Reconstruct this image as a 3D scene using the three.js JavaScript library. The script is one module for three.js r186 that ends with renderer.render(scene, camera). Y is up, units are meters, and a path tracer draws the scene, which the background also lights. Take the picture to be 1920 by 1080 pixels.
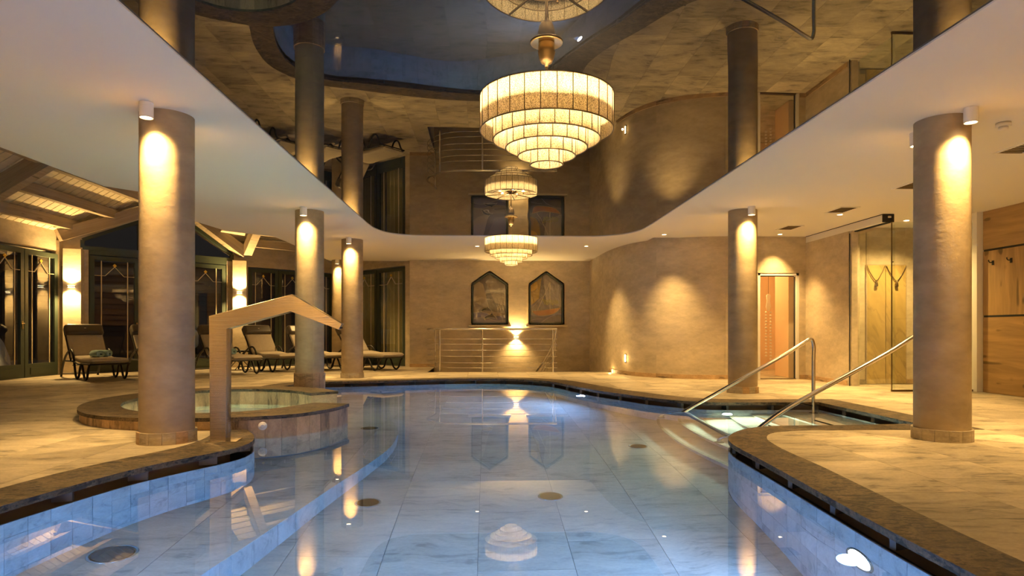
import * as THREE from 'three';
import { mergeGeometries, toCreasedNormals } from 'three/addons/utils/BufferGeometryUtils.js';
import { RoundedBoxGeometry } from 'three/addons/geometries/RoundedBoxGeometry.js';
import { RectAreaLightUniformsLib } from 'three/addons/lights/RectAreaLightUniformsLib.js';
RectAreaLightUniformsLib.init();

// ------------------------------------------------------------------ camera, sky, exposure
const scene = new THREE.Scene();
const camera = new THREE.PerspectiveCamera(2 * Math.atan(540 / 1200) * 180 / Math.PI, 1920 / 1080, 0.1, 200);
camera.position.set(0, 0.95, 0);
camera.rotation.y = -Math.atan(48 / 1200);
camera.setViewOffset(1920, 1080, 0, -80, 1920, 1080);      // a shift lens keeps the columns upright
scene.background = new THREE.Color().setRGB(0.060, 0.057, 0.054);   // blue hour
scene.add(camera);
const renderer = new THREE.WebGLRenderer();
renderer.toneMapping = THREE.LinearToneMapping;
renderer.toneMappingExposure = 1.68;
renderer.shadowMap.enabled = true;

// light levels
const WARM = [1.0, 0.625, 0.215], WARM2 = [1.0, 0.70, 0.34], POOL = [0.25, 0.47, 1.0], SPA = [0.75, 1.0, 0.72];
const LV = { column: 20, down: 25, sconce: 14, bulb: 1.0, pool: 15.5, spa: 20, alcove: 8, lobby: 13, changing: 6.5, step: 0.12 };

// ------------------------------------------------------------------ small helpers
let seed = 7;
const rnd = () => { seed = (seed * 1664525 + 1013904223) >>> 0; return seed / 4294967296; };
const rr = (a, b) => a + (b - a) * rnd();
const names = new Map();
const numbered = (n) => { const k = names.get(n) || 0; names.set(n, k + 1); return k ? `${n}_${String(k).padStart(3, '0')}` : n; };
const lin = (r, g, b) => new THREE.Color().setRGB(r, g, b);
function obj(name, geo, mat, parent = scene) {
  const g = Array.isArray(geo) ? merge(geo) : geo;
  const o = new THREE.Mesh(g, mat);
  o.name = parent === scene ? numbered(name) : name; o.castShadow = o.receiveShadow = true; parent.add(o); return o;
}
function tag(o, label, category, group) { o.userData.label = label; o.userData.category = category; if (group) o.userData.group = group; return o; }
function thing(name, label, category, p = [0, 0, 0], turn = 0, group) {
  const o = new THREE.Group(); o.name = numbered(name); scene.add(o); o.position.set(...p); o.rotation.y = turn; return tag(o, label, category, group);
}
function sgroup(name) { const o = new THREE.Group(); o.name = numbered(name); o.userData.kind = 'structure'; scene.add(o); return o; }
function struct(name, geo, mat, parent = scene) { const o = obj(name, geo, mat, parent); if (parent === scene) o.userData.kind = 'structure'; return o; }
function copyOf(root, p, turn, label, group) {
  const r = root.clone(); r.name = numbered(root.name.replace(/_\d{3}$/, '')); scene.add(r); r.position.set(...p); r.rotation.y = turn;
  r.userData = { ...root.userData, label, group: group || root.userData.group }; return r;
}
function merge(list) {
  const l = list.map((g) => { const k = g.index ? g.toNonIndexed() : g.clone(); for (const a of Object.keys(k.attributes)) if (!['position', 'normal', 'uv'].includes(a)) k.deleteAttribute(a); return k; });
  return mergeGeometries(l, false);
}
// uv in metres from the dominant direction of each face
function uvm(geo, ou = 0, ov = 0, swap = false) {
  const g = geo.index ? geo.toNonIndexed() : geo; const p = g.attributes.position, n = p.count, uv = new Float32Array(n * 2);
  const a = new THREE.Vector3(), b = new THREE.Vector3(), c = new THREE.Vector3(), q = new THREE.Vector3();
  for (let i = 0; i < n; i += 3) {
    a.fromBufferAttribute(p, i); b.fromBufferAttribute(p, i + 1); c.fromBufferAttribute(p, i + 2);
    q.copy(c).sub(a).cross(b.clone().sub(a)); const x = Math.abs(q.x), y = Math.abs(q.y), z = Math.abs(q.z);
    [a, b, c].forEach((v, k) => { let u, w; if (y >= x && y >= z) { u = v.x; w = -v.z; } else if (x >= z) { u = v.z; w = v.y; } else { u = v.x; w = v.y; }
      if (swap) [u, w] = [w, u]; uv[(i + k) * 2] = u + ou; uv[(i + k) * 2 + 1] = w + ov; });
  }
  g.setAttribute('uv', new THREE.BufferAttribute(uv, 2)); return g;
}
const T = (g, x, y, z) => g.translate(x, y, z);
const box = (w, h, d, x = 0, y = 0, z = 0) => uvm(new THREE.BoxGeometry(w, h, d).translate(x, y, z), rr(0, 3), rr(0, 3));
const rbox = (w, h, d, r, x = 0, y = 0, z = 0) => new RoundedBoxGeometry(w, h, d, 2, r).translate(x, y, z);
const cyl = (r0, r1, h, n = 24, x = 0, y = 0, z = 0) => new THREE.CylinderGeometry(r0, r1, h, n).translate(x, y, z);
const shapeOf = (pts) => new THREE.Shape(pts.map(([x, z]) => new THREE.Vector2(x, -z)));
function ext(pts, y0, y1, holes = [], crease = 0.6) {
  const s = shapeOf(pts); for (const h of holes) s.holes.push(new THREE.Path(h.map(([x, z]) => new THREE.Vector2(x, -z))));
  let g = new THREE.ExtrudeGeometry(s, { depth: y1 - y0, bevelEnabled: false, steps: 1 }).rotateX(-Math.PI / 2).translate(0, y0, 0);
  g = toCreasedNormals(g, crease); return uvm(g);
}
// solid strip between two plan lines with the same number of points
function ribbon(A, B, y0, y1, crease = 0.5) {
  const pos = [], quad = (a, b, c, d) => pos.push(...a, ...b, ...c, ...a, ...c, ...d), P = (p, y) => [p[0], y, p[1]], n = A.length - 1;
  const cr = (A[1][0] - A[0][0]) * (B[0][1] - A[0][1]) - (A[1][1] - A[0][1]) * (B[0][0] - A[0][0]); if (cr > 0) [A, B] = [B, A];
  for (let i = 0; i < n; i++) {
    const a = A[i], a2 = A[i + 1], b = B[i], b2 = B[i + 1];
    quad(P(a, y1), P(a2, y1), P(b2, y1), P(b, y1)); quad(P(a, y0), P(b, y0), P(b2, y0), P(a2, y0));
    quad(P(a, y0), P(a2, y0), P(a2, y1), P(a, y1)); quad(P(b, y0), P(b, y1), P(b2, y1), P(b2, y0));
  }
  quad(P(A[0], y0), P(A[0], y1), P(B[0], y1), P(B[0], y0)); quad(P(A[n], y0), P(B[n], y0), P(B[n], y1), P(A[n], y1));
  const g = new THREE.BufferGeometry(); g.setAttribute('position', new THREE.Float32BufferAttribute(pos, 3)); g.setAttribute('uv', new THREE.Float32BufferAttribute(new Float32Array(pos.length / 3 * 2), 2)); g.computeVertexNormals(); return uvm(toCreasedNormals(g, crease));
}
// smooth open curve through plan points
function spl(pts, n) {
  const c = new THREE.CatmullRomCurve3(pts.map(([x, z]) => new THREE.Vector3(x, 0, z)), false, 'centripetal');
  return c.getSpacedPoints(n).map((v) => [v.x, v.z]);
}
const v3 = (x, y, z) => new THREE.Vector3(x, y, z);
function tube(pts, r, n = 40, m = 10, smooth = true, closed = false) {
  let c; const P = pts.map((p) => v3(...p));
  if (smooth) c = new THREE.CatmullRomCurve3(P, closed, 'centripetal');
  else { c = new THREE.CurvePath(); for (let i = 0; i + 1 < P.length; i++) c.add(new THREE.LineCurve3(P[i], P[i + 1])); }
  return new THREE.TubeGeometry(c, n, r, m, closed);
}
function bar(a, b, w, h, up = v3(0, 1, 0)) {      // a beam of section w x h from a to b
  const A = v3(...a), B = v3(...b), d = B.clone().sub(A), L = d.length(); d.normalize();
  const s = new THREE.Vector3().crossVectors(up, d).normalize(), u = new THREE.Vector3().crossVectors(d, s);
  const g = uvm(new THREE.BoxGeometry(w, h, L), rr(0, 3), rr(0, 3));
  g.applyMatrix4(new THREE.Matrix4().makeBasis(s, u, d)); return g.translate((A.x + B.x) / 2, (A.y + B.y) / 2, (A.z + B.z) / 2);
}
const rod = (a, b, r, m = 8) => { const A = v3(...a), B = v3(...b), d = B.clone().sub(A); const g = new THREE.CylinderGeometry(r, r, d.length(), m); g.applyQuaternion(new THREE.Quaternion().setFromUnitVectors(v3(0, 1, 0), d.clone().normalize())); return g.translate((A.x + B.x) / 2, (A.y + B.y) / 2, (A.z + B.z) / 2); };

// clip an arbitrary plan polygon by an axis-aligned rectangle (Sutherland-Hodgman)
function clipRect(poly, x0, x1, z0, z1) {
  const cut = (P, f, mix) => { const out = []; for (let i = 0; i < P.length; i++) { const a = P[i], b = P[(i + 1) % P.length], fa = f(a), fb = f(b); if (fa >= 0) out.push(a); if ((fa >= 0) !== (fb >= 0)) { const t = fa / (fa - fb); out.push([a[0] + (b[0] - a[0]) * t, a[1] + (b[1] - a[1]) * t]); } } return out; };
  let p = cut(poly, (q) => q[0] - x0); if (p.length) p = cut(p, (q) => x1 - q[0]); if (p.length) p = cut(p, (q) => q[1] - z0); if (p.length) p = cut(p, (q) => z1 - q[1]);
  const o = []; for (const q of p) { const l = o[o.length - 1]; if (!l || Math.hypot(q[0] - l[0], q[1] - l[1]) > 1e-4) o.push(q); }
  return o;
}
const area = (p) => { let s = 0; for (let i = 0; i < p.length; i++) { const a = p[i], b = p[(i + 1) % p.length]; s += a[0] * b[1] - b[0] * a[1]; } return Math.abs(s / 2); };
function slab(poly, y1, th) {                    // a flat stone: top and edges
  let P = poly.map(([x, z]) => new THREE.Vector2(x, -z)); if (THREE.ShapeUtils.isClockWise(P)) P = P.reverse();
  const f = THREE.ShapeUtils.triangulateShape(P, []), pos = [], nor = [], uv = [], ou = rr(0, 4), ov = rr(0, 4);
  for (const t of f) for (const i of t) { pos.push(P[i].x, y1, -P[i].y); nor.push(0, 1, 0); uv.push(P[i].x + ou, P[i].y + ov); }
  for (let i = 0; i < P.length; i++) {
    const a = P[i], b = P[(i + 1) % P.length], dx = b.x - a.x, dy = b.y - a.y, l = Math.hypot(dx, dy) || 1, nx = dy / l, nz = dx / l;
    const q = [[a, y1 - th], [b, y1 - th], [b, y1], [a, y1 - th], [b, y1], [a, y1]];
    for (const [v, y] of q) { pos.push(v.x, y, -v.y); nor.push(nx, 0, nz); uv.push((v === a ? 0 : l) + ou, y + ov); }
  }
  const g = new THREE.BufferGeometry(); g.setAttribute('position', new THREE.Float32BufferAttribute(pos, 3)); g.setAttribute('normal', new THREE.Float32BufferAttribute(nor, 3)); g.setAttribute('uv', new THREE.Float32BufferAttribute(uv, 2)); return g;
}

// ------------------------------------------------------------------ textures
function lattice(s) { let k = (s * 2654435761) >>> 0; const a = new Float32Array(4096); for (let i = 0; i < 4096; i++) { k = (k * 1664525 + 1013904223) >>> 0; a[i] = k / 4294967296; } return a; }
const LAT = [1, 2, 3, 4, 5, 6, 7, 8].map(lattice);
function vn(x, y, px, py, l) {                    // value noise with periods px, py
  const xi = Math.floor(x), yi = Math.floor(y), fx = x - xi, fy = y - yi, sx = fx * fx * (3 - 2 * fx), sy = fy * fy * (3 - 2 * fy);
  const h = (i, j) => LAT[l & 7][((((i % px) + px) % px) * 73 + (((j % py) + py) % py) * 1171 + (l >> 3) * 311) & 4095];
  const a = h(xi, yi), b = h(xi + 1, yi), c = h(xi, yi + 1), d = h(xi + 1, yi + 1);
  return a + (b - a) * sx + (c - a) * sy + (a - b - c + d) * sx * sy;
}
function fbm(u, v, fx, fy, oct, l = 0) { let s = 0, a = 0.5, n = 0; for (let o = 0; o < oct; o++) { s += a * vn(u * fx, v * fy, fx, fy, l + o); n += a; a *= 0.55; fx *= 2; fy *= 2; } return s / n; }
function dataTex(size, fn, srgb, rep) {
  const d = new Uint8Array(size * size * 4);
  for (let y = 0; y < size; y++) for (let x = 0; x < size; x++) { const c = fn(x / size, y / size), i = (y * size + x) * 4; for (let k = 0; k < 3; k++) d[i + k] = Math.max(0, Math.min(255, (Array.isArray(c) ? c[k] : c) * 255)); d[i + 3] = 255; }
  const t = new THREE.DataTexture(d, size, size); t.wrapS = t.wrapT = THREE.RepeatWrapping; t.magFilter = THREE.LinearFilter; t.minFilter = THREE.LinearFilter; if (srgb) t.colorSpace = THREE.SRGBColorSpace; t.repeat.set(1 / rep[0], 1 / rep[1]); t.needsUpdate = true; return t;
}
const sm = (a, b, x) => { const t = Math.max(0, Math.min(1, (x - a) / (b - a))); return t * t * (3 - 2 * t); };
// trowelled plaster
const plasterH = (u, v) => { const w = fbm(u, v, 3, 3, 3, 1); return 0.55 * fbm(u + 0.25 * w, v + 0.2 * w, 5, 9, 5, 3) + 0.45 * fbm(u, v, 40, 56, 3, 5); };
const plasterMap = dataTex(1024, (u, v) => { const w = fbm(u, v, 3, 4, 3, 11), a = fbm(u + 0.35 * w, v + 0.15 * w, 4, 8, 5, 2), b = fbm(u, v, 2, 3, 3, 7), c = fbm(u + 0.1 * a, v, 14, 30, 4, 4); const k = 0.80 + 0.13 * (a - 0.42) + 0.08 * (b - 0.4) + 0.15 * (c - 0.45) + 0.06 * (fbm(u, v, 60, 90, 3, 3) - 0.5); return [k * 1.0, k * 0.985, k * 0.965]; }, true, [2.6, 2.6]);
const plasterBump = dataTex(1024, (u, v) => plasterH(u, v), false, [1.3, 1.3]);
// pale quartzite with cloudy bands and fine dark flakes
const stoneFn = (u, v) => {
  const w = fbm(u, v, 4, 4, 4, 9), w2 = fbm(u, v, 5, 5, 3, 21), cloud = fbm(u + 0.25 * w, v + 0.2 * w2, 4, 9, 5, 13), fl = fbm(u + 0.18 * w, v + 0.10 * w2, 18, 70, 5, 6), fine = fbm(u, v, 120, 160, 2, 3);
  const dk = 0.38 * (cloud - 0.40) + 0.20 * sm(0.48, 0.80, fl) * sm(0.40, 0.60, cloud) + 0.16 * (fl - 0.45) + 0.12 * (fine - 0.5); return Math.max(0.3, 0.92 - dk); };
const stoneMap = dataTex(1024, (u, v) => { const k = stoneFn(u, v); return [k, k * 0.985, k * 0.96]; }, true, [1.9, 1.9]);
const basinMap = dataTex(1024, (u, v) => { const k = 0.42 + 0.52 * stoneFn(u, v); return [k, k, k]; }, true, [1.9, 1.9]);
const stoneBump = dataTex(512, (u, v) => 0.6 * stoneFn(u, v) + 0.4 * fbm(u, v, 60, 90, 3, 17), false, [1.9, 1.9]);
// dark brushed coping stone
const copingMap = dataTex(1024, (u, v) => { const w = fbm(u, v, 5, 5, 4, 14); const a = fbm(u + 0.3 * w, v + 0.3 * w, 9, 14, 5, 8), b = fbm(u, v, 110, 110, 3, 2), c = fbm(u + 0.2 * w, v, 30, 60, 3, 5); const k = 0.52 + 0.42 * (a - 0.4) + 0.35 * (b - 0.5) - 0.38 * sm(0.52, 0.75, c); return [k, k * 0.94, k * 0.85]; }, true, [1.1, 1.1]);
const copingBump = dataTex(512, (u, v) => fbm(u, v, 40, 60, 4, 31), false, [0.8, 0.8]);
// wood: grain along u
const woodFn = (u, v, f) => { const w = fbm(u, v, 2, 4, 3, 5); const g = fbm(u + 0.02 * w, v + 0.10 * w, 3, f, 4, 12); return 0.80 + 0.22 * (g - 0.45) - 0.22 * sm(0.78, 0.90, fbm(u, v, 6, 10, 2, 18)); };
const woodMap = dataTex(512, (u, v) => { const k = woodFn(u, v, 40); return [k, k * 0.96, k * 0.9]; }, true, [1.6, 0.8]);
const boardMap = dataTex(256, (u, v) => { const k = 0.90 + 0.12 * (fbm(u, v, 3, 24, 4, 12) - 0.5); return [k, k * 0.98, k * 0.95]; }, true, [1.6, 0.8]);
const oakMap = dataTex(1024, (u, v) => { const w = fbm(u, v, 2, 5, 3, 15), g = fbm(u + 0.03 * w, v + 0.16 * w, 3, 30, 5, 2), c = fbm(u, v + 0.1 * w, 2, 6, 3, 9); const kn = sm(0.76, 0.9, fbm(u, v, 7, 12, 2, 22)); const k = 0.74 + 0.22 * (g - 0.45) + 0.13 * (c - 0.5) - 0.22 * kn; return [k, k * 0.93, k * 0.82]; }, true, [1.8, 1.2]);
const onyxMap = dataTex(1024, (u, v) => { const w = fbm(u, v, 3, 2, 4, 3), w2 = fbm(u, v, 6, 4, 4, 27), a = fbm(u + 0.4 * w + v, v + 0.25 * w2, 4, 3, 5, 6); const vein = Math.max(0, 1 - Math.abs(fbm(u + 0.25 * w + v, v + 0.2 * w2, 3, 2, 5, 19) - 0.5) * 30); const k = 0.74 + 0.30 * (a - 0.45), d = 0.09 * vein; return [k - d, k * 0.88 - d * 0.9, k * 0.62 - d * 0.55]; }, true, [1.1, 2.2]);
const brush = dataTex(512, (u, v) => fbm(u, v, 4, 256, 2, 1), false, [0.6, 0.6]);
const beadFn = (u, v) => { const n = vn(u * 96, v * 96, 96, 96, 3), m = vn(u * 128, v * 128, 128, 128, 5); return 0.40 + 0.6 * sm(0.25, 0.8, 0.5 * n + 0.5 * m) - 0.28 * sm(0.72, 0.85, vn(u * 90 + 7, v * 90, 90, 90, 6)); };
const beadMap = dataTex(256, (u, v) => { const k = beadFn(u, v); return [k, k * 0.95, k * 0.84]; }, true, [0.16, 0.16]);
const fabricMap = dataTex(256, (u, v) => { const k = 0.88 + 0.12 * ((Math.sin(u * 402) * Math.sin(v * 402)) * 0.5) + 0.08 * (fbm(u, v, 8, 8, 3, 4) - 0.5); return [k, k, k]; }, true, [0.3, 0.3]);

// ------------------------------------------------------------------ materials
const M = (r, g, b, rough, o = {}) => new THREE.MeshPhysicalMaterial({ color: lin(r, g, b), roughness: rough, ...o });
const mat = {
  plaster: M(0.74, 0.64, 0.47, 0.82, { map: plasterMap, bumpMap: plasterBump, bumpScale: 0.002 }),
  column: M(0.52, 0.415, 0.265, 0.72, { map: plasterMap, bumpMap: plasterBump, bumpScale: 0.002 }),
  ceiling: M(0.76, 0.735, 0.69, 0.9),
  mirror: new THREE.MeshPhysicalMaterial({ color: lin(0.012, 0.012, 0.014), roughness: 0.0, metalness: 0, ior: 1.62 }),
  grout: M(0.20, 0.18, 0.155, 0.9),
  gutter: M(0.17, 0.135, 0.10, 0.6),
  gutterDark: M(0.02, 0.019, 0.018, 0.7),
  bracket: M(0.12, 0.12, 0.125, 0.4, { metalness: 0.6 }),
  steel: M(0.33, 0.28, 0.22, 0.24, { metalness: 1, bumpMap: brush, bumpScale: 0.0006 }),
  steelRail: M(0.66, 0.62, 0.57, 0.2, { metalness: 1 }),
  brass: M(0.50, 0.36, 0.17, 0.22, { metalness: 1 }),
  bronze: M(0.16, 0.115, 0.065, 0.35, { metalness: 0.9 }),
  white: M(0.80, 0.78, 0.75, 0.5),
  black: M(0.015, 0.015, 0.015, 0.8),
  green: M(0.036, 0.050, 0.034, 0.5),
  glass: new THREE.MeshPhysicalMaterial({ color: 0xffffff, transmission: 1, thickness: 0, roughness: 0, ior: 1.5, transparent: false }),
  clearGlass: new THREE.MeshPhysicalMaterial({ color: lin(0.93, 0.96, 0.93), transmission: 1, thickness: 0, roughness: 0, ior: 1.5 }),
  lattice: M(0.62, 0.52, 0.36, 0.4),
  gold: M(0.75, 0.48, 0.08, 0.35, { metalness: 0.5 }),
  beam: M(0.58, 0.50, 0.40, 0.75, { map: woodMap }),
  board: M(0.84, 0.76, 0.58, 0.72, { map: boardMap }),
  oak: M(0.72, 0.52, 0.28, 0.55, { map: oakMap }),
  onyx: M(0.80, 0.77, 0.62, 0.3, { map: onyxMap }),
  fabric: M(0.58, 0.50, 0.39, 0.95, { map: fabricMap, sheen: 0.3, sheenRoughness: 0.8, sheenColor: lin(0.6, 0.55, 0.5) }),
  leather: M(0.065, 0.05, 0.035, 0.42),
  wicker: M(0.010, 0.008, 0.007, 0.45),
  towel: M(0.40, 0.60, 0.60, 0.98, { map: fabricMap, sheen: 0.5, sheenRoughness: 0.9, sheenColor: lin(0.5, 0.6, 0.6) }),
  curtain: M(0.50, 0.46, 0.22, 0.95, { transmission: 0.25, thickness: 0, map: fabricMap }),
  shade: new THREE.MeshPhysicalMaterial({ color: lin(0.95, 0.90, 0.77), map: beadMap, transmission: 0.6, thickness: 0, roughness: 0.95, specularIntensity: 0.3 }),
  plastic: M(0.72, 0.70, 0.66, 0.45),
  night: M(0.10, 0.11, 0.13, 0.9), hill: M(0.22, 0.19, 0.09, 0.95),
  slat: M(0.07, 0.055, 0.05, 0.8),
  snow: M(0.70, 0.75, 0.85, 0.9),
};
const stones = [1.02, 0.96, 0.88, 1.06, 0.80].map((k) => M(0.52 * k, 0.455 * k, 0.345 * k, 0.55, { map: stoneMap, bumpMap: stoneBump, bumpScale: 0.0025 }));
const basins = [1.0, 0.97, 0.94, 1.03, 0.89].map((k) => M(0.60 * k, 0.58 * k, 0.55 * k, 0.6, { map: basinMap, bumpMap: stoneBump, bumpScale: 0.002 }));
const bottoms = [1.0, 0.97, 0.93, 1.03, 0.88].map((k) => M(0.70 * k, 0.60 * k, 0.47 * k, 0.6, { map: basinMap, bumpMap: stoneBump, bumpScale: 0.002 }));
const spaStones = [1.0, 0.90, 0.82, 1.10, 0.72].map((k) => M(0.60 * k, 0.42 * k, 0.24 * k, 0.6, { map: stoneMap, bumpMap: stoneBump, bumpScale: 0.003 }));
const copings = [1.0, 0.92, 0.84].map((k) => M(0.34 * k, 0.27 * k, 0.185 * k, 0.6, { map: copingMap, bumpMap: copingBump, bumpScale: 0.0025 }));
const pick = (a) => a[Math.floor(rnd() * a.length) % a.length];
const glow = (c, k) => new THREE.MeshStandardMaterial({ color: 0x000000, emissive: lin(...c), emissiveIntensity: k, roughness: 0.6 });
const gl = { lens: glow(WARM2, 16), pool: glow([0.62, 0.72, 1], 60), spa: glow([0.9, 1, 0.85], 12), bulb: glow(WARM2, 22), step: glow(WARM2, 14), sign: glow([0.35, 0.4, 1], 3) };
function lamp(kind, c, k, p, target, o = {}) {
  let L;
  if (kind === 'spot') { L = new THREE.SpotLight(lin(...c), k, 0, o.angle ?? 0.5, o.penumbra ?? 0.5, 2); L.target.position.set(...target); scene.add(L.target); } else L = new THREE.PointLight(lin(...c), k, 0, 2);
  L.position.set(...p); L.castShadow = true; L.shadow.radius = o.size ?? 1; L.shadow.mapSize.set(512, 512); L.shadow.bias = -0.0005; L.name = numbered('lamp_light'); scene.add(L); return L;
}

// ------------------------------------------------------------------ plan curves
const H = 2.79, WATER = -0.10, DEPTH = -1.45, LEDGE = -1.07;
const lipL = spl([[-2.75, -0.6], [-2.75, -1.6], [-2.72, -2.5], [-2.66, -3.15], [-2.61, -3.6], [-2.53, -4.0], [-2.42, -4.43], [-2.27, -4.78], [-2.12, -5.04], [-2.02, -5.27], [-1.99, -5.46], [-2.04, -5.72], [-2.15, -5.98], [-2.30, -6.22]], 60);
const outL = spl([[-3.09, -0.6], [-3.09, -1.6], [-3.06, -2.5], [-3.0, -3.2], [-2.95, -3.7], [-2.9, -4.1], [-2.8, -4.55], [-2.66, -4.92], [-2.52, -5.25], [-2.47, -5.6], [-2.55, -6.22]], 60);
const lipF = spl([[-3.2, -9.7], [-3.42, -10.6], [-3.40, -11.4], [-2.96, -11.98], [-2.36, -12.10], [-1.63, -12.33], [-0.85, -12.57], [0, -12.66], [0.725, -12.42], [1.216, -11.83], [1.456, -11.02], [1.75, -10.10], [2.01, -9.55], [2.305, -8.96], [2.633, -8.56], [2.95, -8.36], [3.38, -8.316]], 90).concat([[4.40, -8.306]]);
const outF = spl([[-3.55, -9.66], [-3.8, -10.7], [-3.78, -11.5], [-3.3, -12.2], [-2.46, -12.45], [-1.7, -12.7], [-0.9, -12.95], [0, -13.05], [0.9, -12.8], [1.55, -12.15], [1.85, -11.3], [2.13, -10.4], [2.42, -9.75], [2.72, -9.2], [3.02, -8.85], [3.5, -8.70]], 90).concat([[4.78, -8.69]]);
const lipR = [[4.40, -8.306], [4.39, -6.35]], outR = [[4.78, -8.69], [4.78, -5.96]];
const lipN = [[4.39, -6.35]].concat(spl([[3.9, -6.31], [3.344, -6.28], [2.858, -6.262], [2.60, -6.16], [2.36, -5.94], [2.17, -5.655], [2.085, -5.43], [2.04, -5.15], [2.025, -4.85], [2.004, -4.447], [1.956, -3.73], [1.914, -3.07], [1.896, -2.5], [1.89, -1.6], [1.89, -0.6]], 80));
const outN = [[4.78, -5.96]].concat(spl([[3.95, -5.97], [3.4, -5.98], [2.95, -5.97], [2.66, -5.85], [2.47, -5.55], [2.39, -5.2], [2.36, -4.9], [2.34, -4.4], [2.28, -3.7], [2.23, -3.07], [2.2, -2.5], [2.2, -1.6], [2.2, -0.6]], 80));
const spaOut = spl([[-1.574, -7.339], [-1.655, -6.92], [-1.90, -6.48], [-2.3, -6.26], [-2.79, -6.19], [-3.30, -6.22], [-3.70, -6.37], [-4.02, -6.60], [-4.34, -7.0], [-4.60, -7.58], [-4.68, -8.2], [-4.53, -8.85], [-4.18, -9.32], [-3.74, -9.56], [-3.30, -9.66], [-2.80, -9.55], [-2.33, -9.22], [-2.044, -8.85]], 84);
const spaIn = spl([[-1.96, -7.45], [-2.09, -7.18], [-2.23, -6.93], [-2.43, -6.71], [-2.7, -6.57], [-3.05, -6.54], [-3.5, -6.67], [-3.86, -6.96], [-4.12, -7.35], [-4.28, -7.8], [-4.29, -8.3], [-4.13, -8.8], [-3.85, -9.11], [-3.5, -9.25], [-3.1, -9.22], [-2.68, -9.0], [-2.325, -8.61]], 84);
const spaMid = spaOut.map((p, i) => [(p[0] + spaIn[i][0]) / 2, (p[1] + spaIn[i][1]) / 2]);
const spaLeftIdx = spaOut.findIndex((p, i) => i > 10 && p[0] < -2.6), spaFarIdx = spaOut.length - 1 - [...spaOut].reverse().findIndex((p) => p[0] < -3.3);
const ledgeEdge = spl([[-2.75, -1.3], [-2.25, -1.75], [-1.95, -2.4], [-1.75, -3.05], [-1.617, -3.7], [-1.51, -4.14], [-1.39, -4.73], [-1.24, -5.51], [-1.14, -6.0], [-1.03, -6.75], [-1.03, -7.4], [-1.11, -8.03], [-1.235, -8.48], [-1.44, -8.85], [-1.76, -9.2], [-2.2, -9.45]], 70);
const lerp2 = (a, b, t) => [a[0] + (b[0] - a[0]) * t, a[1] + (b[1] - a[1]) * t];
// parallel to the side of the pool the deck lies on
function resample(pts, n) { const L = [0]; for (let i = 1; i < pts.length; i++) L.push(L[i - 1] + Math.hypot(pts[i][0] - pts[i - 1][0], pts[i][1] - pts[i - 1][1])); const out = []; let j = 0; for (let k = 0; k <= n; k++) { const s = L[L.length - 1] * k / n; while (j < L.length - 2 && L[j + 1] < s) j++; out.push(lerp2(pts[j], pts[j + 1], (s - L[j]) / (L[j + 1] - L[j] || 1))); } return out; }
const lengthOf = (pts) => pts.reduce((s, p, i) => (i ? s + Math.hypot(p[0] - pts[i - 1][0], p[1] - pts[i - 1][1]) : 0), 0);
function offsetLine(pts, d) { return pts.map((p, i) => { const a = pts[Math.max(0, i - 1)], b = pts[Math.min(pts.length - 1, i + 1)], dx = b[0] - a[0], dz = b[1] - a[1], l = Math.hypot(dx, dz) || 1; return [p[0] + dz / l * d, p[1] - dx / l * d]; }); }
// the basin without the whirlpool, and the water that also fills the whirlpool
const spaInsideLeft = spaMid.slice(spaLeftIdx, spaFarIdx + 1);
const waterPoly = [...lipL.slice(0, -1), ...spaInsideLeft, ...lipF, lipR[1], ...lipN.slice(1)];

// ------------------------------------------------------------------ pool basin
const floorPieces = (group, poly, y, x0, w, len, th, mats, zmin, zmax, min = 0.004, name = 'tile') => {
  const xs = poly.map((p) => p[0]), zs = poly.map((p) => p[1]); const xa = Math.min(...xs), xb = Math.max(...xs), za = Math.max(zmin, Math.min(...zs)), zb = Math.min(zmax, Math.max(...zs));
  let i = Math.floor((xa - x0) / w);
  for (; x0 + i * w < xb; i++) { let z = za - ((((i * 37) % 5) + 5) % 5) * len * 0.21 - 0.1; while (z < zb) { const l = len; const c = clipRect(poly, x0 + i * w + 0.0015, x0 + (i + 1) * w - 0.0015, Math.max(za, z) + 0.0015, Math.min(zb, z + l) - 0.0015); if (c.length > 2 && area(c) > min) obj(name, slab(c, y, th), pick(mats), group); z += l; } }
};
const basin = sgroup('pool_floor');
obj('screed', ext(waterPoly, DEPTH - 0.2, DEPTH - 0.012), mat.grout, basin);
floorPieces(basin, waterPoly, DEPTH, -0.057, 0.636, 0.96, 0.012, bottoms, -12.8, -1.6);
const ledgePoly = [...ledgeEdge, [-3.0, -9.3], [-3.2, -8], [-2.9, -6.4], ...lipL.slice(20).reverse()];
const ledge = sgroup('trim_1');
obj('ledge_core', ext([...offsetLine(ledgeEdge, 0.016), ...ledgePoly.slice(ledgeEdge.length)], DEPTH, LEDGE - 0.012), mat.grout, ledge);
floorPieces(ledge, ledgePoly, LEDGE, -0.057, 0.636, 0.96, 0.012, bottoms, -9.5, -1.8);
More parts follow.
